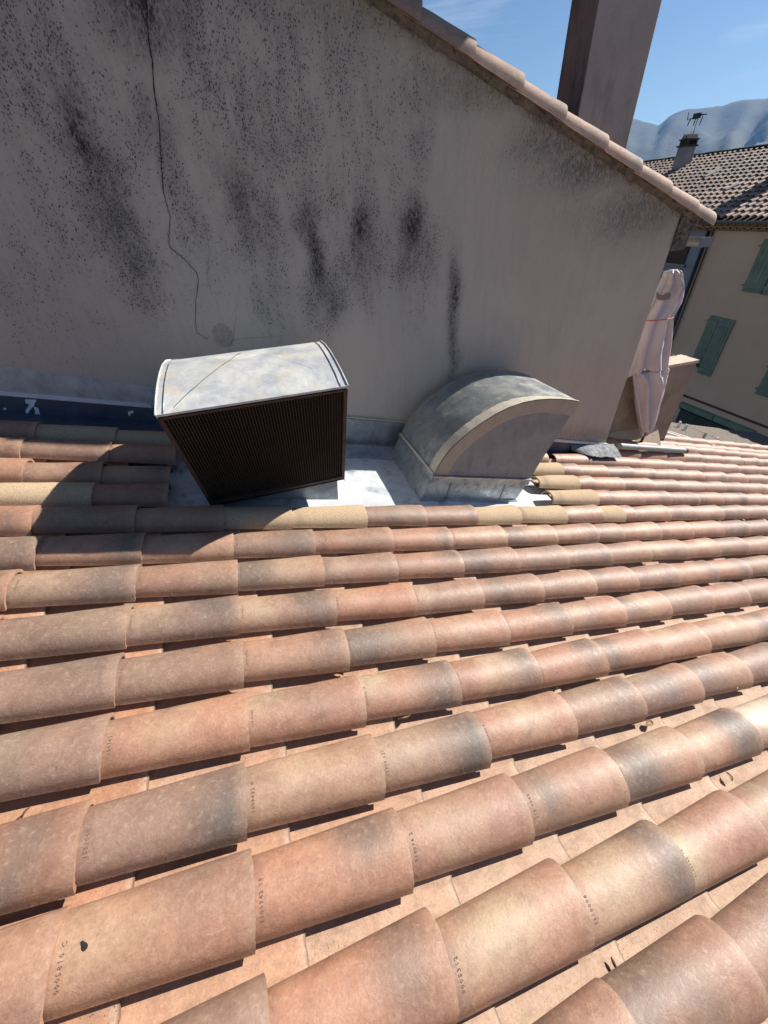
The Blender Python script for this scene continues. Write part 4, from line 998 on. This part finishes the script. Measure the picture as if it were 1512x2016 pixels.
def far_tiles():
    b = MB(); r = random.Random(5); c2 = 1 / math.hypot(1, SL); s2 = SL * c2; length = (XRG - XE) / c2; ns = int(length / .36) + 1
    y = 1.0
    while y < 19:
        for k in range(ns):
            s0 = k * .36; L = .42; off = r.uniform(-.03, .03)
            kk = r.random(); base = (.20, .145, .115) if kk < .45 else (.27, .19, .145) if kk < .8 else (.31, .23, .17)
            if y < 11 and (y - 3) * .0 + s0 < 2.6 and r.random() < .6: base = (.40, .27, .21)
            vs = []; n = 6
            for e, (s, wd, hh) in enumerate(((s0 + off, .078, .080), (s0 + off + L, .060, .060))):
                for q in range(n + 1):
                    a_ = math.pi * q / n; yy = y + wd * math.cos(a_); h = hh * math.sin(a_) + (.022 if e == 0 else 0)
                    vs.append((XE + s * c2 - h * s2, yy, ZE + s * s2 + h * c2))
            # lip so the down-slope end reads dark inside
            fs = [(q, q + 1, q + n + 2, q + n + 1) for q in range(n)]
            b.add(vs, fs, [base] * len(vs))
        y += .205
    return b
ft = far_tiles().build('roof', M['channel'], th_, True, recalc=False)
b = MB()
yy = 0.
while yy < 21:
    b.prism([(.13 * math.cos(math.pi * k / 6), .11 * math.sin(math.pi * k / 6)) for k in range(7)], yy, yy + .40, lambda p, q, t: (XRG + p, t, ZRG + q + .02 * (t - int(t))))
    yy += .38
b.build('ridge_tiles', M['black'], th_)
# chimneys on that roof
def on_roof2(x, y):
    d = ray(x, y); t = (ZE + SL * (CAM[0] - XE) - CAM[2]) / (d[2] - SL * d[0]); return CAM + d * t
q = on_roof2(1336, 334)
def stack(q, w_, h, cap=True, nm='chimney', mat='chimney_pale'):
    o = MB().box((q[0] - .2, q[1] - w_ / 2, q[2] - .5), (q[0] + .35, q[1] + w_ / 2, q[2] + h)).build(nm, M[mat], th_, bev=.01)
    if cap:
        b = MB(); z = q[2] + h
        b.box((q[0] - .25, q[1] - w_ / 2 - .05, z), (q[0] + .40, q[1] + w_ / 2 + .05, z + .05))
        for yy in (-.45, -.15, .15, .45):
            for xx in (-.17, .28): b.box((q[0] + xx, q[1] + yy * w_ - .03, z + .05), (q[0] + xx + .06, q[1] + yy * w_ + .03, z + .20))
        b.box((q[0] - .24, q[1] - w_ / 2 - .03, z + .20), (q[0] + .39, q[1] + w_ / 2 + .03, z + .24))
        for yy in (): b.box((q[0] - .14, q[1] + yy * w_ - .03, z + .24), (q[0] + .28, q[1] + yy * w_ + .03, z + .36))
        for yy in (-.22, .2): b.prism([(-.16 * w_, .24), (.0, .37), (.16 * w_, .24)], q[0] - .2, q[0] + .35, lambda p, r_, t, yy=yy: (t, q[1] + p + yy * w_, z + r_))
        b.build('chimney_cap', M['brown_dark'], o)
    return o
M['chimney_dark'] = stucco('dark_stack', (.08, .075, .075), (.13, .12, .115), 3); M['chimney_pale'] = stucco('pale_chimney', (.24, .22, .21), (.34, .32, .31), 3, (.1, .1, .1), .5); M['brown_dark'] = plain('dark_cap', (.05, .04, .035), .9)
tz = None
hgt = 0
ptop = None
d = ray(1342, 283); tt_ = (q[0] - CAM[0]) / d[0]; hgt = CAM[2] + d[2] * tt_ - q[2]
wpx = onX(1357, 325, q[0])[1] - onX(1334, 325, q[0])[1]
stack(q, abs(wpx) * .60, hgt - .12)
# big stack just outside the frame on the right; its shadow falls down the roof
q2 = on_roof2(1520, 388)
stack(np.array([17.1, 9.42, ZE + SL * (17.1 - XE)]), .55, 1.9, False, 'chimney', 'chimney_dark')
# pale repair tiles
for (x, y) in ((1396, 349), (1402, 343), (1437, 374)):
    c_ = on_roof2(x, y); c2 = 1 / math.hypot(1, SL); s2 = SL * c2
    prof = [(.085 * math.cos(math.pi * k / 8), .09 * math.sin(math.pi * k / 8) + .03) for k in range(9)]
    MB().prism(prof, -.22, .22, lambda p, r_, t: (c_[0] + t * c2 - r_ * s2, c_[1] + p, c_[2] + t * s2 + r_ * c2)).build('repair_tile', M['concrete'], th_, True, auto=40)
# TV aerial
an = thing('tv_aerial', 'thin television aerial on a mast beside the small far chimney', 'aerial', tuple(on_roof2(1352, 318)))
qa = on_roof2(1352, 318); XA = qa[0]
def A_(x, y): return onX(x, y, XA)
MB().tube([A_(1351, 318), A_(1362, 270), A_(1376, 228)], .022, 6).build('mast', M['gutter'], an)
b = MB(); b.tube([A_(1355, 235), A_(1391, 224)], .016, 6)
b.build('boom', M['gutter'], an)
b = MB()
for (x0, y0, x1, y1) in ((1356, 222, 1353, 237), (1360, 234, 1353, 248), (1370, 233, 1365, 247), (1384, 229, 1377, 246), (1375, 226, 1391, 225)):
    MB().tube([A_(x0, y0), A_(x1, y1)], .018, 5).build('element', M['downpipe'], an)
p_ = A_(1372, 229); MB().box((p_[0] - .08, p_[1] - .12, p_[2] - .07), (p_[0] + .08, p_[1] + .12, p_[2] + .09)).build('junction_box', M['downpipe'], an)
# shutters and garage door
def shutter(x0, y0, x1, y1, wf, mat='shutter', lab=None, side=1):
    """leaf between top px (x0,y0) and bottom px (x1,y1) of its left edge, width wf metres"""
    T = onF(x0, y0); Bm = onF(x1, y1); yl = (T[1] + Bm[1]) / 2; zt_, zb = T[2], Bm[2]
    b = MB(); y1_ = yl - wf; X = XF - .05
    n = 5
    for k in range(n):
        a_ = yl - wf * k / n - .004; c_ = yl - wf * (k + 1) / n + .004; b.box((X, c_, zb), (X + .035, a_, zt_))
    b.box((X + .010, y1_, zb + .01), (X + .034, yl, zt_ - .01))
    for z in (zb + .10, zt_ - .22): b.box((X - .022, y1_ + .01, z), (X - .001, yl - .01, z + .10))
    for z in (zb + .14, zt_ - .17): b.box((X - .03, yl - .03, z), (X + .03, yl + .05, z + .03))
    return b.build('shutter', M[mat], th_)
t1 = onF(1400, 620); t2 = onF(1418, 626)
shutter(1400, 620, 1364, 712, abs(t1[1] - t2[1]))
t1 = onF(1421, 625); t2 = onF(1450, 632)
shutter(1421, 625, 1373, 733, abs(t1[1] - t2[1]))
a_ = onF(1412, 628); c_ = onF(1370, 728)
MB().box((XF - .012, a_[1] - .25, c_[2] + .1), (XF - .003, a_[1] + .25, a_[2])).build('window', M['glass'], th_)
t1 = onF(1504, 470); t2 = onF(1462, 572); t3 = onF(1502, 579)
shutter(1506, 470, 1463, 573, abs(t2[1] - t3[1]))
shutter(1545, 466, 1506, 580, abs(t2[1] - t3[1]))
shutter(1520, 710, 1490, 775, .42); shutter(1560, 715, 1525, 785, .5)
gt = onF(1354, 794); gr_ = onF(1484, 846)
gd = MB(); X = XF - .03; yl, yr = gt[1] + .12, gr_[1] - .05
gd.box((X, yr, GZ + .14), (X + .02, yl, gt[2] - .22))
for k in range(9):
    y = yr + (yl - yr) * k / 8; gd.box((X - .012, y - .01, GZ + .14), (X - .0005, y + .01, gt[2] - .23))
gd.box((X - .012, yr, gt[2] - 1.1), (X - .001, yl, gt[2] - 1.04))
g_ = gd.build('garage_door', M['shutter2'], th_)
MB().box((XF - .16, yr - .05, gt[2] - .16), (XF - .002, (yl + yr) / 2 - .02, gt[2])).box((XF - .16, (yl + yr) / 2 + .02, gt[2] - .16), (XF - .002, yl + .05, gt[2])).build('shutter_box', M['shutter'], g_)
MB().box((XF - .12, yr - .02, gt[2] - .22), (XF - .004, yl + .02, gt[2] - .161)).build('gap_shade', M['black'], g_)  # black bar painted as the shade below the shutter box
zl = onF(1430, 810)[2]; MB().box((XF - .03, -3, zl - .03), (XF - .001, YS, zl + .03)).build('red_band', M['red_line'], th_)
MB().tube([(XF - .09, YS - .05, ez + .1), (XF - .09, YS - .05, GZ)], .05, 10).tube([(XF - .06, YS - .17, ez + .1), (XF - .06, YS - .17, GZ)], .018, 8).build('downpipe', M['downpipe'], th_, True)
# white house further along
wh = thing('white_house', 'pale grey house wall with a small brown shuttered window beside the dark downpipe', 'house', (XF + 3, YS + 4, GZ))
MB().box((XF + .03, YS + .002, GZ), (XF + 9, YS + 9, ez + .35)).build('wall', M['white_house'], wh)
w1 = onX(1327, 478, XF); w2 = onX(1341, 519, XF)
MB().box((XF - .02, w1[1] - .62, w2[2]), (XF + .028, w1[1] + .55, w1[2] + .05)).build('shutter', M['brown_wood'], wh)
MB().box((XF - .05, w1[1] - .7, w2[2] - .10), (XF + .028, w1[1] + .95, w2[2] - .01)).build('sill', M['gutter'], wh)
# ------------------------------------------------------------------ twigs, leaves, bits of debris lying between the tiles
def debris(px, py, h, name, label, cat, mat, L=.03, ang=0., r=.0018, curl=.4, kind='twig'):
    u, v = onR(px, py, h); c_, s_ = math.cos(ang), math.sin(ang)
    if kind == 'twig':
        pts = [rf(u + c_ * L * (t - .5), v + s_ * L * (t - .5) + .1 * L * math.sin(t * 5), h + .006 + .3 * L * curl * math.sin(math.pi * t)) for t in (0, .2, .4, .6, .8, 1)]
        o = MB().tube(pts, [r * .6, r, r * 1.1, r, r * .8, r * .4], 6).build(name, M[mat], None, True)
    else:
        vs = []; n, m = 9, 5
        for i in range(n):
            t = i / (n - 1); w_ = L * .28 * math.sin(math.pi * min(1, t * .92 + .04)) 
            for k in range(m):
                q = k / (m - 1) * 2 - 1; a0 = (t - .5) * L; b0 = q * w_
                vs.append(rf(u + c_ * a0 - s_ * b0, v + s_ * a0 + c_ * b0, h + .006 + .25 * L * q * q * curl + .2 * L * curl * math.sin(math.pi * t)))
        b = MB().add(vs, [(i * m + k, i * m + k + 1, (i + 1) * m + k + 1, (i + 1) * m + k) for i in range(n - 1) for k in range(m - 1)])
        b.tube([rf(u + c_ * L * .5, v + s_ * L * .5, h + .006), rf(u + c_ * L * .8, v + s_ * L * .85, h + .010)], .0008, 5)
        o = b.build(name, M[mat], None, True, recalc=False)
    tag(o, label, cat)
debris(796, 1412, -.02, 'dry_leaf', 'curled dark leaf with a stalk in the channel near the picture centre', 'leaf', 'leaf', .055, .25, kind='leaf', curl=.8)
debris(664, 1329, -.02, 'dry_leaf', 'pale curled leaf scrap under a tile left of the dark curled leaf', 'leaf', 'leaf', .045, -.5, kind='leaf', curl=.9)
debris(1275, 1427, -.02, 'dry_leaf', 'narrow curved leaf in the channel left of the big grey tile', 'leaf', 'leaf', .045, .1, kind='leaf', curl=.6)
debris(1433, 1531, -.025, 'dry_leaf', 'small leaf at the right edge below the grey tile', 'leaf', 'leaf', .030, 1.2, kind='leaf', curl=.6)
debris(1206, 1897, -.02, 'seed_pod', 'dark red seed pod lying in the channel at the bottom right', 'seed pod', 'twig', .026, 1.5, .0038, .0)
debris(198, 1271, .072, 'twig', 'short brown bark flake on top of a tile at the left', 'twig', 'twig', .022, .9, .0022, .1)
debris(1384, 1364, -.0, 'twig', 'brown bark scrap wedged at the rim of a tile on the right', 'twig', 'twig', .025, -.6, .003, .1)
debris(1422, 1541, -.025, 'twig', 'thin straw stem beside the small leaf at the right edge', 'twig', 'leaf', .03, -.7, .0010, .2)
debris(52, 1601, -.02, 'twig', 'dark blue grey stalk sticking up at the left edge', 'twig', 'twig', .030, 1.2, .0025, .5)
debris(1034, 1190, -.02, 'dry_leaf', 'grey leaf scrap in the channel right of the picture centre', 'leaf', 'leaf', .035, .3, kind='leaf', curl=.6)
debris(1095, 1357, -.02, 'seed_pod', 'tiny dark seed in the channel above the centre right tiles', 'seed pod', 'twig', .012, .3, .003, .1)
debris(1150, 1171, -.0, 'twig', 'thin twig lying in the channel in the middle right rows', 'twig', 'twig', .05, .3, .0012, .2)
debris(1225, 1174, -.01, 'twig', 'dark twig scrap under the rim of a middle right tile', 'twig', 'twig', .05, .2, .0018, .4)
